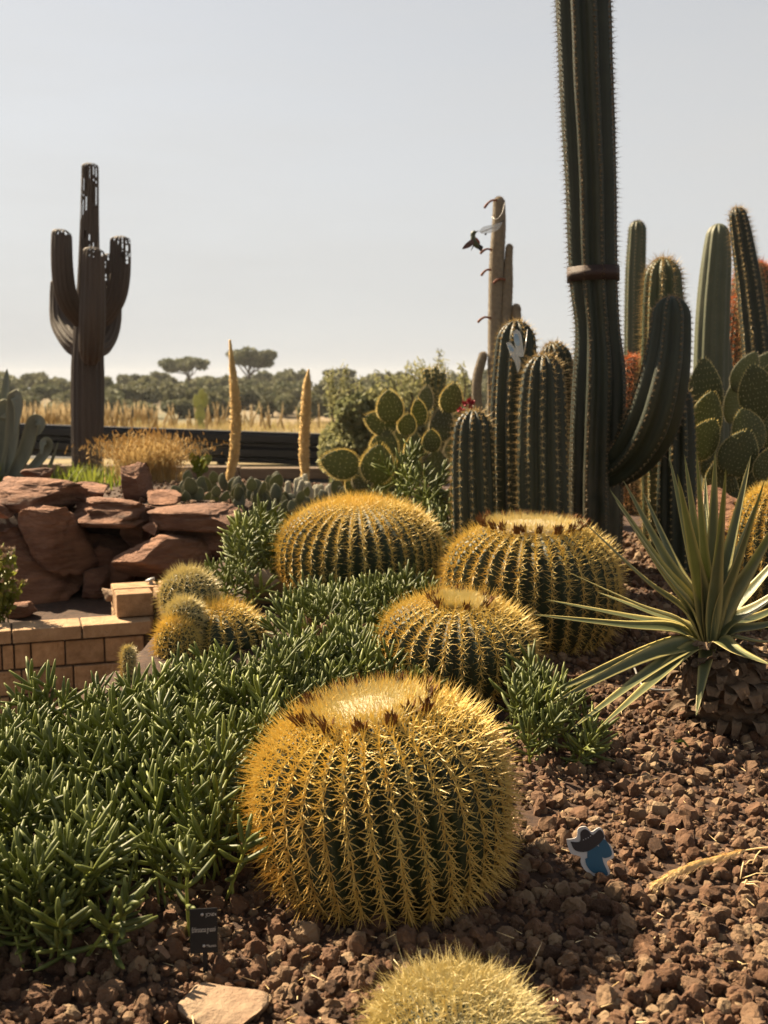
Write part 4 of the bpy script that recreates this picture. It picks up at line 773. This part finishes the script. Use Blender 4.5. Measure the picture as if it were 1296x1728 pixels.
c = P(335, 805, 8.6); rt = root('leafy_plant', (float(c[0]), 8.6, float(H(c[0], 8.6))), 'small plant with broad bright yellow green leaves beside the golden grass', 'plant'); b_ = np.array([c[0], 8.6, float(H(c[0], 8.6))])
for a, b in ((324, 763), (356, 768), (350, 778), (338, 775), (330, 790), (352, 792)):
    e_ = P(a, b, 8.6+r.uniform(-.2, .2)); V, F, e = blade([b_, (b_+e_)/2+[0, 0, .05], e_], .085, 12, .25, .05, (r.normal(0, .5), -1, .5), lambda t: np.clip((t-.25)/.25, .12, 1)*np.clip((1-t)/.3, 0, 1)**.6); part('leaf', V, F, M['fresh'], rt)
# leafy sedum at the left edge
M['sedum'] = material('sedum_leaf', (.24, .28, .035), (.34, .35, .06), 20, .5, trans=.4); M['sedumtip'] = material('sedum_flower', (.50, .36, .20), (.42, .26, .15), 40, .8)
c = P(-8, 1040, 5.5); rt = root('sedum_plant', (float(c[0]), 5.5, float(H(c[0], 5.5))), 'yellow green leafy sedum with tan flower heads behind the block wall', 'plant'); r = np.random.default_rng(97)
lv = []; hd = []; z0 = float(H(c[0], 5.5))
for k in range(26):
    b_ = np.array([c[0]+r.normal(0, .03), 5.5+r.normal(0, .03), z0]); e_ = b_+np.array([r.uniform(-.1, .1), r.uniform(-.1, .1), r.uniform(.18, .40)]); st = spline([b_, (b_+e_)/2+r.normal(0, .01, 3), e_], 8); part('stem', *tube(st, .004, 5), M['sedum'], rt)
    n = 34; f = r.uniform(.25, 1, n); p = b_+(e_-b_)*f[:, None]; d = unit(r.normal(0, 1, (n, 3))+[0, 0, .4]); rr = up_rots(d, r.uniform(0, 6.28, n)); lq = np.array([[0, 0, 0], [.35, .0, .5], [0, .05, 1.], [-.35, 0, .5]]); lv.append((np.einsum('nij,vj->nvi', rr, lq)*.042+p[:, None]).reshape(-1, 3))
    q = e_+r.normal(0, .012, (14, 3))*[1, 1, .3]; hd.append(spike(q, r.normal(0, .4, (14, 3))+[0, 0, 1], .018, .007)[:2])
V = np.concatenate(lv); part('leaves', V, np.arange(len(V)).reshape(-1, 4), M['sedum'], rt, False, kind='stuff'); part('flower_heads', *join(hd), M['sedumtip'], rt, False, kind='stuff')

# ------------------------------------------------------------------ succulent ground cover
M['iceplant'] = material('iceplant_leaf', (.060, .080, .022), (.095, .118, .032), 9, .5, 0, trans=.18, tcol=(.42, .50, .05), attr='v', c3=(.34, .38, .08), spec=.35, alb=.7)
def sprig(seed, stem=.10, pairs=5, ll=.074, lr=.0048):
    """one upright shoot: stem and opposite pairs of upcurved finger leaves; returns V,F,attr"""
    r = np.random.default_rng(seed); st = spline([(0, 0, -.06), (r.normal(0, .004), r.normal(0, .004), stem*.5), (r.normal(0, .012), r.normal(0, .012), stem)], 7); parts = [tube(st, np.linspace(.0040, .0026, 7), 5)]; at = [np.full(37, 1.)]
    for k in range(pairs):
        t = .42+.58*k/(pairs-1); c = st[min(6, int(t*6))]; th0 = k*PI/2+r.normal(0, .25); el = math.radians(2+58*k/(pairs-1)+r.normal(0, 10)); L_ = ll*r.uniform(.8, 1.15)*(1-.28*(k == pairs-1))
        for s in (0, PI):
            th = th0+s+r.normal(0, .18); d = np.array([math.cos(th)*math.cos(el), math.sin(th)*math.cos(el), math.sin(el)]); up = np.array([0, 0, 1.]); cv = r.uniform(.35, .85)*(1-.6*k/(pairs-1))
            pts = np.array([c+d*L_*u+up*L_*cv*u*u*.75 for u in (0, .3, .7, 1.)]); V, F = tube(pts, np.array([.6, 1.05, 1.15, .42])*lr*r.uniform(.9, 1.1), 5); parts.append((V, F)); at.append(np.concatenate([np.repeat([.85, .15, .0, .6], 5), [.85, .7]]))
    V, F = join(parts); return V, F, np.concatenate(at)
SPR = [sprig(300+i, .09+.02*(i % 3), 4+i % 3) for i in range(12)]
BARRELS = []
for px, w, Y in ((665, 452, 2.55), (768, 288, 3.9), (895, 312, 4.5), (608, 288, 5.2), (365, 178, 4.45), (300, 92, 4.25), (318, 112, 4.55), (216, 34, 3.95)):
    BARRELS.append((float(P(px, 1000, Y)[0]), Y, pxm(w/2, Y)*.86))
def cover(poly_px, dens, hgt, seed, name, label, scale=1., cat='ground cover', edge=.12):
    r = np.random.default_rng(seed); poly = np.array([G(a, b)[:2] for a, b in poly_px]); lo, hi = poly.min(0), poly.max(0); n = int(dens*(hi[0]-lo[0])*(hi[1]-lo[1])); x, y = r.uniform(lo[0], hi[0], n), r.uniform(lo[1], hi[1], n)
    k = inpoly(x, y, poly)
    for bx, by, br in BARRELS: k &= np.hypot(x-bx, y-by) > br
    k &= noise(np.stack([x*5.5, y*5.5, 0*x+seed*.7], -1)) > -.42
    x, y = x[k], y[k]; n = len(x)
    # distance to the outline -> mound
    d = np.full(n, 9.)
    for i in range(len(poly)):
        a, b = poly[i], poly[(i+1) % len(poly)]; ab = b-a; t = np.clip(((x-a[0])*ab[0]+(y-a[1])*ab[1])/max(ab@ab, 1e-9), 0, 1); d = np.minimum(d, np.hypot(x-a[0]-t*ab[0], y-a[1]-t*ab[1]))
    m = .25+.75*sstep(0, edge, d); m = m*(1+.75*noise(np.stack([x*4, y*4, 0*x+seed], -1))); z = H(x, y)+hgt*m*np.where(r.uniform(0, 1, n) < .62, r.uniform(.75, 1.05, n), r.uniform(.1, .75, n))
    up = np.stack([r.normal(0, .45, n), r.normal(0, .45, n)-.12, np.ones(n)], -1); rots = up_rots(up, r.uniform(0, 6.28, n)); wh = r.integers(0, len(SPR), n)
    V, F, ids = scatter([(a, b) for a, b, _ in SPR], np.stack([x, y, z], -1), rots, scale*r.uniform(.75, 1.15, n), wh)
    at = np.concatenate([np.tile(SPR[k_][2], (wh == k_).sum()) for k_ in range(len(SPR)) if (wh == k_).any()]); tint = np.where(r.uniform(0, 1, n) < .06, .55, r.uniform(-.1, .22, n))[ids]
    print(name, n, 'sprigs', len(V), 'verts'); base = np.array([x.mean(), y.mean(), float(H(x.mean(), y.mean()))])
    # bare lower stems down to the soil
    sk = r.uniform(0, 1, n) < .35; sx = np.stack([x, y, H(x, y)-.02], -1)[sk]; tops = np.stack([x, y, z], -1)[sk]; SV, SF, m_ = spike(tops+[0, 0, .01], sx-tops-[0, 0, .01]+r.normal(0, .012, sx.shape), np.linalg.norm(sx-tops, axis=1)+.02, .0035)
    V, F2 = join([(V, F), (SV, SF)]); o = link(name, make_mesh(name, V-base, F2, M['iceplant'], True, {'v': np.clip(np.concatenate([at*.8+tint, np.full(len(SV), .9)]), 0, 1)}), None, base); return tag(o, label, cat, None, 'stuff')
cover([(-220, 1700), (40, 1640), (150, 1625), (215, 1590), (270, 1545), (330, 1500), (415, 1480), (445, 1400), (470, 1320), (560, 1240), (640, 1210), (800, 1190), (870, 1185), (770, 1150), (640, 1150), (600, 1160), (490, 1175), (430, 1180), (340, 1196), (270, 1218), (215, 1245), (120, 1272), (0, 1300), (-220, 1370)], 540, .11, 401, 'ground_cover', 'dense mat of green finger leaved succulents spreading in front of the block wall', cat='ground cover')
cover([(480, 1185), (475, 1110), (480, 1035), (560, 1055), (640, 1045), (735, 1015), (745, 1075), (660, 1100), (625, 1170), (540, 1165)], 500, .09, 402, 'ground_cover', 'strip of green finger leaved succulents between three barrel cacti')
cover([(360, 1010), (375, 985), (400, 965), (440, 945), (490, 925), (480, 1005), (455, 1030), (430, 1045), (390, 1030)], 300, .2, 403, 'ground_cover', 'upright green succulents growing between rockery and the dense yellow barrel', 1.1)
cover([(600, 925), (660, 905), (760, 900), (775, 945), (745, 985), (690, 960)], 260, .42, 404, 'ground_cover', 'tall shrubby finger leaved succulents in front of the spiny prickly pear', 1.15, edge=.25)
cover([(850, 1200), (905, 1190), (960, 1205), (1000, 1230), (1000, 1300), (960, 1320), (900, 1330), (868, 1290)], 380, .085, 405, 'ground_cover', 'isolated patch of finger leaved succulents at the edge of the gravel', 1.0)
def lone_sprig(px, py, label, sc, seed, h=.06, lean=(0, 0)):
    g = G(px, py); V, F, at = sprig(seed, .11, 5, .06, .005); V = V@np.array(up_rots(np.array([[lean[0], lean[1], 1.]]), np.array([seed*1.]))[0]).T*sc; V = V+[0, 0, h]
    V2, F2 = tube(np.array([[0, 0, h], [0, .01, h*.4], [-.01, .0, -.02]]), .0042, 5); VV, FF = join([(V, F), (V2, F2)])
    o = link('succulent_sprig', make_mesh('succulent_sprig', VV, FF, M['iceplant'], True, {'v': np.clip(np.concatenate([at, np.full(len(V2), 1.)]), 0, 1)}), None, g); tag(o, label, 'succulent', 'single shoots at the mat edge')
lone_sprig(322, 1590, 'single leggy succulent shoot standing right behind the name label', 1.15, 5)
lone_sprig(392, 1535, 'single succulent shoot between the name label and the big barrel', 1.1, 8, .07, (.3, -.2))
lone_sprig(362, 1490, 'small succulent shoot near the shaded foot of the big barrel', .9, 9, .06, (-.2, -.3))
for i, (px, py) in enumerate(((60, 1620), (105, 1628), (150, 1632), (30, 1600), (185, 1622))):
    lone_sprig(px, py, 'sprawling succulent shoot lying over the gravel at the mat edge', 1.2, 20+i, .03, (random.uniform(.2, .8), -.5))

# ------------------------------------------------------------------ gravel
RK = [rock(700+i, 2, (1, .85, .75), 7, .22, .10) for i in range(14)]; RKF = [rock(730+i, 3, (1, .85, .75), 8, .22, .13) for i in range(14)]
r = np.random.default_rng(55); gp = [(2.2, 1.2), (-1.4, 1.2), (-1.2, 2.3), (-.55, 2.5), (-.2, 2.9), (.2, 3.3), (.3, 4.2), (.45, 6.6), (2.8, 6.6)]
n = 62000; x, y = r.uniform(-1.15, 2.4, n), 1.4+r.uniform(0, 1, n)**1.55*5.2; k = inpoly(x, y, gp) & (np.abs(x) < .42*y+.25)
for bx, by, br in BARRELS: k &= np.hypot(x-bx, y-by) > br*.86
x, y = x[k], y[k]; n = len(x); s = np.clip(.0185*np.exp(r.normal(0, .58, n)), .006, .06); s = np.where(r.uniform(0, 1, n) < .25, s*.5, s); z = H(x, y)+s*r.uniform(-.05, .32, n)
near = (y < 2.4) & (s > .036); sel = r.integers(0, 14, n)
RK1 = [rock(790+i, 1, (1, .85, .75), 3, .2, .1) for i in range(14)]; tiny = (s < .025) | ((y > 2.8) & (s < .036)) | (y > 3.8); sel = np.where(tiny & ~near, sel+14, sel)
V1, F1, id1 = scatter(RK+RK1, np.stack([x, y, z], -1)[~near], rand_rots((~near).sum(), r), s[~near], sel[~near]); V2, F2, id2 = scatter(RKF, np.stack([x, y, z], -1)[near], rand_rots(near.sum(), r), s[near], sel[near])
tv = r.uniform(0, 1, n)**3; V, F = join([(V1, F1), (V2, F2)]); print('gravel', n, near.sum(), len(V))
tag(link('gravel', make_mesh('gravel', V, F, M['gravel'], False, {'v': np.concatenate([tv[~near][id1], tv[near][id2]])})), 'loose brown lava gravel covering the bed', 'gravel', kind='stuff')
big = [make_mesh('lava_stone', *rock(760+i, 4, (1, .8, .7), 9, .18, .10), M['lavarock'], True) for i in range(9)]
cnt = 0; used = []
while cnt < 150:
    y = 1.7+r.uniform()**1.3*2.0; x = r.uniform(-.42*y-.1, .42*y+.15)
    if not inpoly(np.array([x]), np.array([y]), gp)[0] or any(math.hypot(x-b[0], y-b[1]) < b[2] for b in BARRELS): continue
    s = r.uniform(.04, .068)
    if any(math.hypot(x-u[0], y-u[1]) < (s+u[2])*.55 for u in used): continue
    used.append((x, y, s)); o = link('lava_stone', big[r.integers(9)], None, (x, y, float(H(x, y))+s*.22)); o.rotation_euler = tuple(r.uniform(0, 6.28, 3)); o.scale = (s, s, s)
    tag(o, 'egg sized rough brown lava stone lying among the gravel', 'stone', 'larger lava stones in the gravel'); cnt += 1

# ------------------------------------------------------------------ name label on its stake
def text_mesh(body, size, mat, name='lettering', align='CENTER'):
    cu = bpy.data.curves.new(name, 'FONT'); cu.body = body; cu.size = size; cu.align_x = align; cu.extrude = .0002; ob = bpy.data.objects.new(name, cu); COL.objects.link(ob); bpy.context.view_layer.update()
    me = bpy.data.meshes.new_from_object(ob.evaluated_get(bpy.context.evaluated_depsgraph_get())); bpy.data.objects.remove(ob); bpy.data.curves.remove(cu); me.materials.clear(); me.materials.append(mat); return me
M['acrylic'] = material('black_acrylic', (.012, .012, .013), (.016, .016, .017), 5, .45, spec=.2); M['engrave'] = material('engraved_white', (.62, .58, .52)); M['screw'] = material('steel_screw', (.6, .58, .55), rough=.4, metallic=.6)
g = G(345, 1652); lw, lh = .056, .090; lz = .062
rt = root('plant_label', tuple(map(float, g)), 'small black plant name label with white lettering on a stake beside the big barrel', 'label'); rt.rotation_euler = (math.radians(-9), 0, math.radians(7))
def lpart(name, me, loc=(0, 0, 0), rot=(0, 0, 0), par=rt): o = link(name, me, par, loc); o.rotation_euler = rot; return o
plate = lpart('plate', make_mesh('plate', *box((0, 0, 0), (lw, .003, lh), bevel=.0013), M['acrylic'], False), (0, 0, lz+lh/2-.01)); lpart('stake', make_mesh('stake', *box((0, 0, 0), (.010, .003, .10), bevel=.0006), M['acrylic'], False), (.002, .0032, .022))
for body, sz, dx, dz in (('Echinocactus grusonii', .0064, 0, -.002), ('JCN04', .0078, .015, .029), ('Mexico', .0066, .015, -.033)):
    t_ = lpart('lettering', text_mesh(body, sz, M['engrave']), (dx, -.0017, dz), (PI/2, 0, 0), plate); t_.scale = (.86, 2.3, 1) if dx == 0 else (1, 1.2, 1)
for dx, dz in ((-.003, .033), (0, -.030)): lpart('screw', make_mesh('screw', *tube(np.array([[0, .001, 0], [0, -.0012, 0], [0, -.0024, 0]]), np.array([.0032, .0032, .0018]), 12), M['screw']), (dx, -.0014, dz), par=plate)

# ------------------------------------------------------------------ die-cut cactus shaped sign (plain, no face)
M['signwhite'] = material('sign_white', (.72, .68, .66), rough=.5); M['signblue'] = material('sign_teal', (.012, .10, .19), (.016, .12, .22), 60, .5); M['signdark'] = material('sign_dark_hat', (.022, .012, .013), (.03, .018, .018), 40, .55)
def plate2d(name, outline, th, y0, mat, rt_, par=None):
    bm = bmesh.new(); o2 = spline(np.array(outline+[outline[0]]), len(outline)*5)[:-1]; vs = [bm.verts.new((p[0], y0, p[1])) for p in o2]; f = bm.faces.new(vs)
    if f.normal.y > 0: f.normal_flip()
    ex = bmesh.ops.extrude_face_region(bm, geom=[f]); bmesh.ops.translate(bm, verts=[e for e in ex['geom'] if isinstance(e, bmesh.types.BMVert)], vec=(0, th, 0)); bmesh.ops.recalc_face_normals(bm, faces=bm.faces[:]); bmesh.ops.triangulate(bm, faces=bm.faces[:])
    me = bpy.data.meshes.new(name); bm.to_mesh(me); bm.free(); me.materials.append(mat); return link(name, me, par or rt_)
Q = lambda l: [((a-1000)/713., (1482-b)/713.) for a, b in l]   # photo px -> metres at 2.6 m
g = G(1000, 1480); rt = root('garden_sign', tuple(map(float, g)), 'white edged cutout sign of a teal cactus with dark hat stuck in the gravel', 'sign'); rt.rotation_euler = (math.radians(-12), 0, math.radians(-6))
bd = plate2d('board', Q([(955, 1421), (972, 1417), (975, 1402), (988, 1398), (998, 1406), (1010, 1399), (1018, 1404), (1022, 1420), (1032, 1430), (1036, 1447), (1024, 1456), (1030, 1474), (1018, 1481), (1003, 1480), (988, 1472), (980, 1460), (979, 1449), (962, 1443)]), .006, 0, M['signwhite'], rt)
plate2d('cactus_print', Q([(991, 1437), (1004, 1429), (1012, 1432), (1015, 1440), (1018, 1456), (1026, 1476), (1014, 1479), (1004, 1474), (992, 1460)]), .001, -.0014, M['signblue'], rt, bd); plate2d('cactus_print', Q([(1009, 1420), (1020, 1418), (1029, 1430), (1032, 1444), (1018, 1449), (1012, 1436)]), .001, -.0016, M['signblue'], rt, bd); plate2d('cactus_print', Q([(987, 1452), (993, 1451), (1004, 1466), (1010, 1474), (1000, 1474), (990, 1463)]), .001, -.0018, M['signblue'], rt, bd)
plate2d('hat_print', Q([(962, 1424), (978, 1423), (979, 1408), (986, 1402), (993, 1405), (1000, 1411), (1011, 1402), (1018, 1408), (1018, 1417), (1006, 1430), (988, 1440), (970, 1438)]), .001, -.0022, M['signdark'], rt, bd)
lst = Q([(984, 1420), (988, 1418), (992, 1416), (996, 1413)]); 
for a, b in lst: o = lpart('hat_stud', make_mesh('hat_stud', *box((0, 0, 0), (.0022, .001, .0022)), M['signwhite'], False), (a, -.0026, b), par=bd)
lpart('stake', make_mesh('stake', *box((0, 0, 0), (.012, .004, .07), bevel=.001), M['signwhite'], False), (.02, .0085, -.012), par=rt)

# ------------------------------------------------------------------ ornaments, dry plume, small things
M['clear'] = material('clear_plastic', (.75, .78, .8), rough=.15, spec=.5, alpha=.38); M['clearblue'] = material('blue_glass', (.25, .42, .62), (.45, .6, .75), 20, .15, alpha=.7)
def film(rt_, name, outline, Y, mat, th=.003, par=None):
    pts = np.array([P(a, b, Y) for a, b in outline]); s = spline(np.vstack([pts, pts[:1]]), len(pts)*4)[:-1]; c = s.mean(0); n = len(s); V = np.vstack([s, c, s+[0, th, 0], c+[0, th, 0]]); j = np.arange(n); k = (j+1) % n
    return part(name, V, [np.concatenate([np.stack([j, k, 0*j+n], -1), np.stack([k+n+1, j+n+1, 0*j+2*n+1], -1)]), np.stack([k, j, j+n+1, k+n+1], -1)], M[mat], rt_, False)
c = P(870, 580, 5.27); rt = root('butterfly_ornament', tuple(map(float, c)), 'clear glass butterfly with blue wings hung on the column cactus', 'ornament'); Yb = 5.26
film(rt, 'wing', [(866, 560), (872, 556), (879, 563), (882, 582), (884, 600), (876, 601), (870, 588)], Yb, 'clear', .004); film(rt, 'wing', [(854, 578), (861, 578), (868, 586), (875, 600), (879, 612), (874, 629), (869, 612), (860, 596)], Yb-.012, 'clear', .004)
film(rt, 'wing_spot', [(867, 566), (873, 564), (877, 576), (875, 584), (869, 578)], Yb-.006, 'clearblue', .002); film(rt, 'wing_spot', [(857, 584), (862, 583), (867, 591), (862, 593)], Yb-.018, 'clearblue', .002); part('wire', *tube(spline([P(884, 600, Yb), P(888, 575, Yb), P(890, 556, Yb+.1)], 10), .0022, 5), M['screw'], rt)
Yh = 7.25; M['birdgreen'] = material('bird_green', (.05, .075, .03), (.10, .11, .05), 60, .5); M['birdwing'] = material('bird_wing', (.11, .06, .05), (.20, .10, .09), 40, .6, trans=.25); M['birddark'] = material('bird_dark', (.02, .018, .016), rough=.5); M['birdred'] = material('bird_rust', (.36, .10, .045), (.25, .06, .03), 50, .6); M['birdpale'] = material('bird_pale', (.42, .36, .26), rough=.7)
c = P(802, 408, Yh); rt = root('hummingbird_ornament', tuple(map(float, c)), 'little green hummingbird figure hovering beside the tall woolly cactus', 'ornament')
def lump(path, rad, mat, name, sides=10): return part(name, *tube(spline([P(a, b, Yh) for a, b in path], 14), np.interp(np.linspace(0, 1, 14), np.linspace(0, 1, len(rad)), [pxm(v, Yh) for v in rad]), sides), M[mat], rt)
lump([(801, 393), (798, 400), (800, 408), (805, 414), (809, 419)], [2.2, 3.6, 5.2, 5, 2.5], 'birdgreen', 'body'); lump([(796, 399), (798, 394), (801, 392), (804, 393)], [2.4, 3.4, 3, 1.2], 'birdgreen', 'head'); lump([(802, 393), (805, 390), (808.5, 388)], [1, .6, .3], 'birddark', 'beak', 6); lump([(803, 402), (806, 408), (808, 413)], [2, 3.6, 2.5], 'birdred', 'flank'); lump([(800, 398), (801, 403), (803, 409)], [2, 3, 2.2], 'birdpale', 'breast')
film(rt, 'wing', [(797, 403), (792, 406), (785, 412), (780, 420), (788, 419), (796, 415), (800, 409)], Yh-.03, 'birdwing', .004); film(rt, 'tail', [(805, 413), (810, 413), (815, 416), (814, 421), (812, 424), (807, 420)], Yh-.012, 'birddark', .006); film(rt, 'tail', [(798, 414), (800, 414), (797, 420), (794.5, 423)], Yh-.016, 'birddark', .005)
film(rt, 'clear_wing', [(809, 389), (815, 383), (826, 380), (843, 376), (848, 375), (842, 386), (834, 391), (822, 394), (812, 394)], Yh, 'clear', .002); part('rod', *tube(np.array([P(812, 392, Yh+.01), P(832, 384, Yh+.03), P(850, 372, Yh+.12)]), .004, 6), M['birddark'], rt); part('clip', *tube(np.array([P(819, 394, Yh), P(820, 396.5, Yh)]), .007, 6), M['birddark'], rt)
part('wire', *tube(spline([P(830, 366, Yh+.02), P(838, 370, Yh-.02), P(847, 360, Yh), P(852, 342, Yh+.1)], 14), .0022, 5), M['screw'], rt); part('wire', *tube(np.array([P(805, 392, Yh), P(810, 391, Yh), P(814, 391, Yh+.01)]), .0015, 5), M['screw'], rt)
# dry plume lying on the gravel
M['plume'] = material('dry_plume', (.85, .68, .38), (.92, .78, .48), 30, .8, trans=.35, alb=1)
pa = [G(1110, 1520), G(1165, 1492), G(1225, 1474), G(1272, 1462), G(1330, 1458)]; pp = np.array(pa)+[0, 0, .045]; s = spline(pp, 40); rt = root('grass_plume', tuple(map(float, pa[2])), 'dry yellow grass plume lying across the gravel', 'grass plume'); part('stem', *tube(s, .0018, 5), M['plume'], rt)
r = np.random.default_rng(66); n = 1700; f = r.uniform(0, 27, n); i0 = f.astype(int); T = unit(np.gradient(s, axis=0)); V, F, _ = spike(s[i0]+(s[i0+1]-s[i0])*(f-i0)[:, None], -T[i0]+r.normal(0, .13, (n, 3))+[0, 0, .03], r.uniform(.025, .055, n)*np.interp(f, [0, 8, 27], [.7, 1.1, .6]), .0008, bend=[0, 0, -.15]); part('awns', V, F, M['plume'], rt, False, kind='stuff')
for i in range(7):
    a = G(1255+r.uniform(-10, 25), 1495+r.uniform(-25, 25))+[0, 0, .03]; b = a+np.array([r.normal(.02, .05), r.normal(0, .05), r.uniform(-.005, .03)]); part('straw', *tube(np.array([a, (a+b)/2+[0, 0, .006], b]), .0012, 4), M['plume'], rt)
# withered plant between the barrels
M['withered'] = material('withered_leaf', (.26, .14, .08), (.42, .27, .17), 20, .85, .5, 60, trans=.2); g = G(545, 1100, .05); rt = root('withered_plant', tuple(map(float, G(545, 1105))), 'pinkish brown withered plant in the succulent mat between barrels', 'dead plant')
for i in range(22):
    st = g+np.array([r.normal(0, .06), r.normal(0, .05), 0]); d = np.array([r.normal(0, .07), r.normal(-.02, .05), 0]); V, F, e = blade([st, st+d*.4+[0, 0, r.uniform(.06, .13)], st+d*.9+[0, 0, r.uniform(.06, .12)], st+d*1.4+[0, 0, r.uniform(-.02, .05)]], r.uniform(.012, .024), 10, .5, .1, unit(r.normal(size=3))); part('leaf', V, F, M['withered'], rt)
n = 0
for px, py in ((300, 1600), (240, 1610), (150, 1648), (120, 1655), (420, 1430), (430, 1470), (270, 1630), (1150, 1270)):
    g = G(px, py)+[0, 0, .025]; d = unit(r.normal(0, 1, 3)*[1, 1, .2])*.022; V, F, e = blade([g-d, g+[0, 0, .012], g+d, g+d*1.5+[0, 0, .01]], .014, 8, .5, .1, (0, -.3, 1)); single('dry_leaf', V, F, M['withered'] if px < 1000 else M['fresh'], 'curled brown dead leaf lying at the edge of the succulent mat' if px < 1000 else 'single small green leaf blade lying on the open gravel', 'leaf', 'dead leaves at the mat edge' if px < 1000 else None)
# irrigation tube and garden spike lights
M['hose'] = material('grey_tube', (.30, .29, .27), rough=.5); single('drip_tube', *tube(spline([G(1070, 1150)+[0, 0, .05], G(1085, 1178)+[0, 0, .045], G(1125, 1184)+[0, 0, .04], G(1165, 1172)+[0, 0, .04], G(1200, 1150)+[0, 0, .03]], 30), .004, 6), M['hose'], 'thin grey drip irrigation tube looping over gravel under the yucca', 'tube')
M['lamp'] = material('pale_metal', (.55, .54, .52), rough=.4, metallic=.2)
c = P(258, 998, 5.75); rt = root('garden_spotlight', tuple(map(float, c)), 'small pale garden light leaning beside the block pillar', 'light'); a_, b_ = P(260, 1000, 5.75), P(254, 980, 5.75); part('stem', *tube(np.array([a_-[0, 0, .12], a_, b_]), .011, 10), M['lamp'], rt); part('cap', *tube(np.array([b_, b_+[-.003, 0, .01], b_+[-.004, 0, .013]]), np.array([.026, .026, .012]), 14), M['lamp'], rt)
M['ggreen'] = M['greengrass']

# litter between the stones: broken straws and spines
r = np.random.default_rng(12); n = 700; x, y = r.uniform(-.9, 1.6, n), 1.6+r.uniform(0, 1, n)**1.3*2.6; k = inpoly(x, y, gp); x, y = x[k], y[k]; n = len(x); a = r.uniform(0, 6.28, n)
V, F, m_ = spike(np.stack([x, y, H(x, y)+r.uniform(.012, .03, n)], -1), np.stack([np.cos(a), np.sin(a), r.normal(0, .2, n)], -1), r.uniform(.012, .045, n), .0011); tag(link('litter', make_mesh('litter', V, F, M['plume'], False)), 'scattered dry straw bits between the gravel stones', 'litter', kind='stuff')
# ------------------------------------------------------------------ air
hm = bpy.data.materials.new('haze_air'); hm.use_nodes = True; hn = hm.node_tree.nodes; hn.remove(hn['Principled BSDF']); pv = hn.new('ShaderNodeVolumePrincipled'); pv.inputs['Color'].default_value = (.90, .93, .96, 1); pv.inputs['Density'].default_value = .00022; pv.inputs['Anisotropy'].default_value = 0
hm.node_tree.links.new(pv.outputs['Volume'], hn['Material Output'].inputs['Volume'])
lo = [float(GV[:, 0].min())-5, float(GV[:, 1].min())-5, float(GV[:, 2].min())-1]; hi = [float(GV[:, 0].max())+5, float(GV[:, 1].max())+5, 14.]
V, F = box([(a+b)/2 for a, b in zip(lo, hi)], [b-a for a, b in zip(lo, hi)]); o = link('haze', make_mesh('haze', V, F, hm, False)); tag(o, 'thin warm haze lying over the whole garden and hills', 'haze', kind='stuff')

# small stones on the terrace behind the rockery
r = np.random.default_rng(13); n = 2600; x, y = r.uniform(-4, 1.0, n), r.uniform(6.7, 9.3, n); k = (x < -.3) | (y > 7.2); x, y = x[k], y[k]; n = len(x); s = np.clip(.026*np.exp(r.normal(0, .45, n)), .01, .055); V, F, id_ = scatter(RK1, np.stack([x, y, H(x, y)+s*.2], -1), rand_rots(n, r), s, r.integers(0, 14, n))
tag(link('terrace_gravel', make_mesh('terrace_gravel', V, F, M['gravel'], False, {'v': (r.uniform(0, 1, n)**3)[id_]})), 'brown stones covering the terrace behind the rockery', 'gravel', kind='stuff')
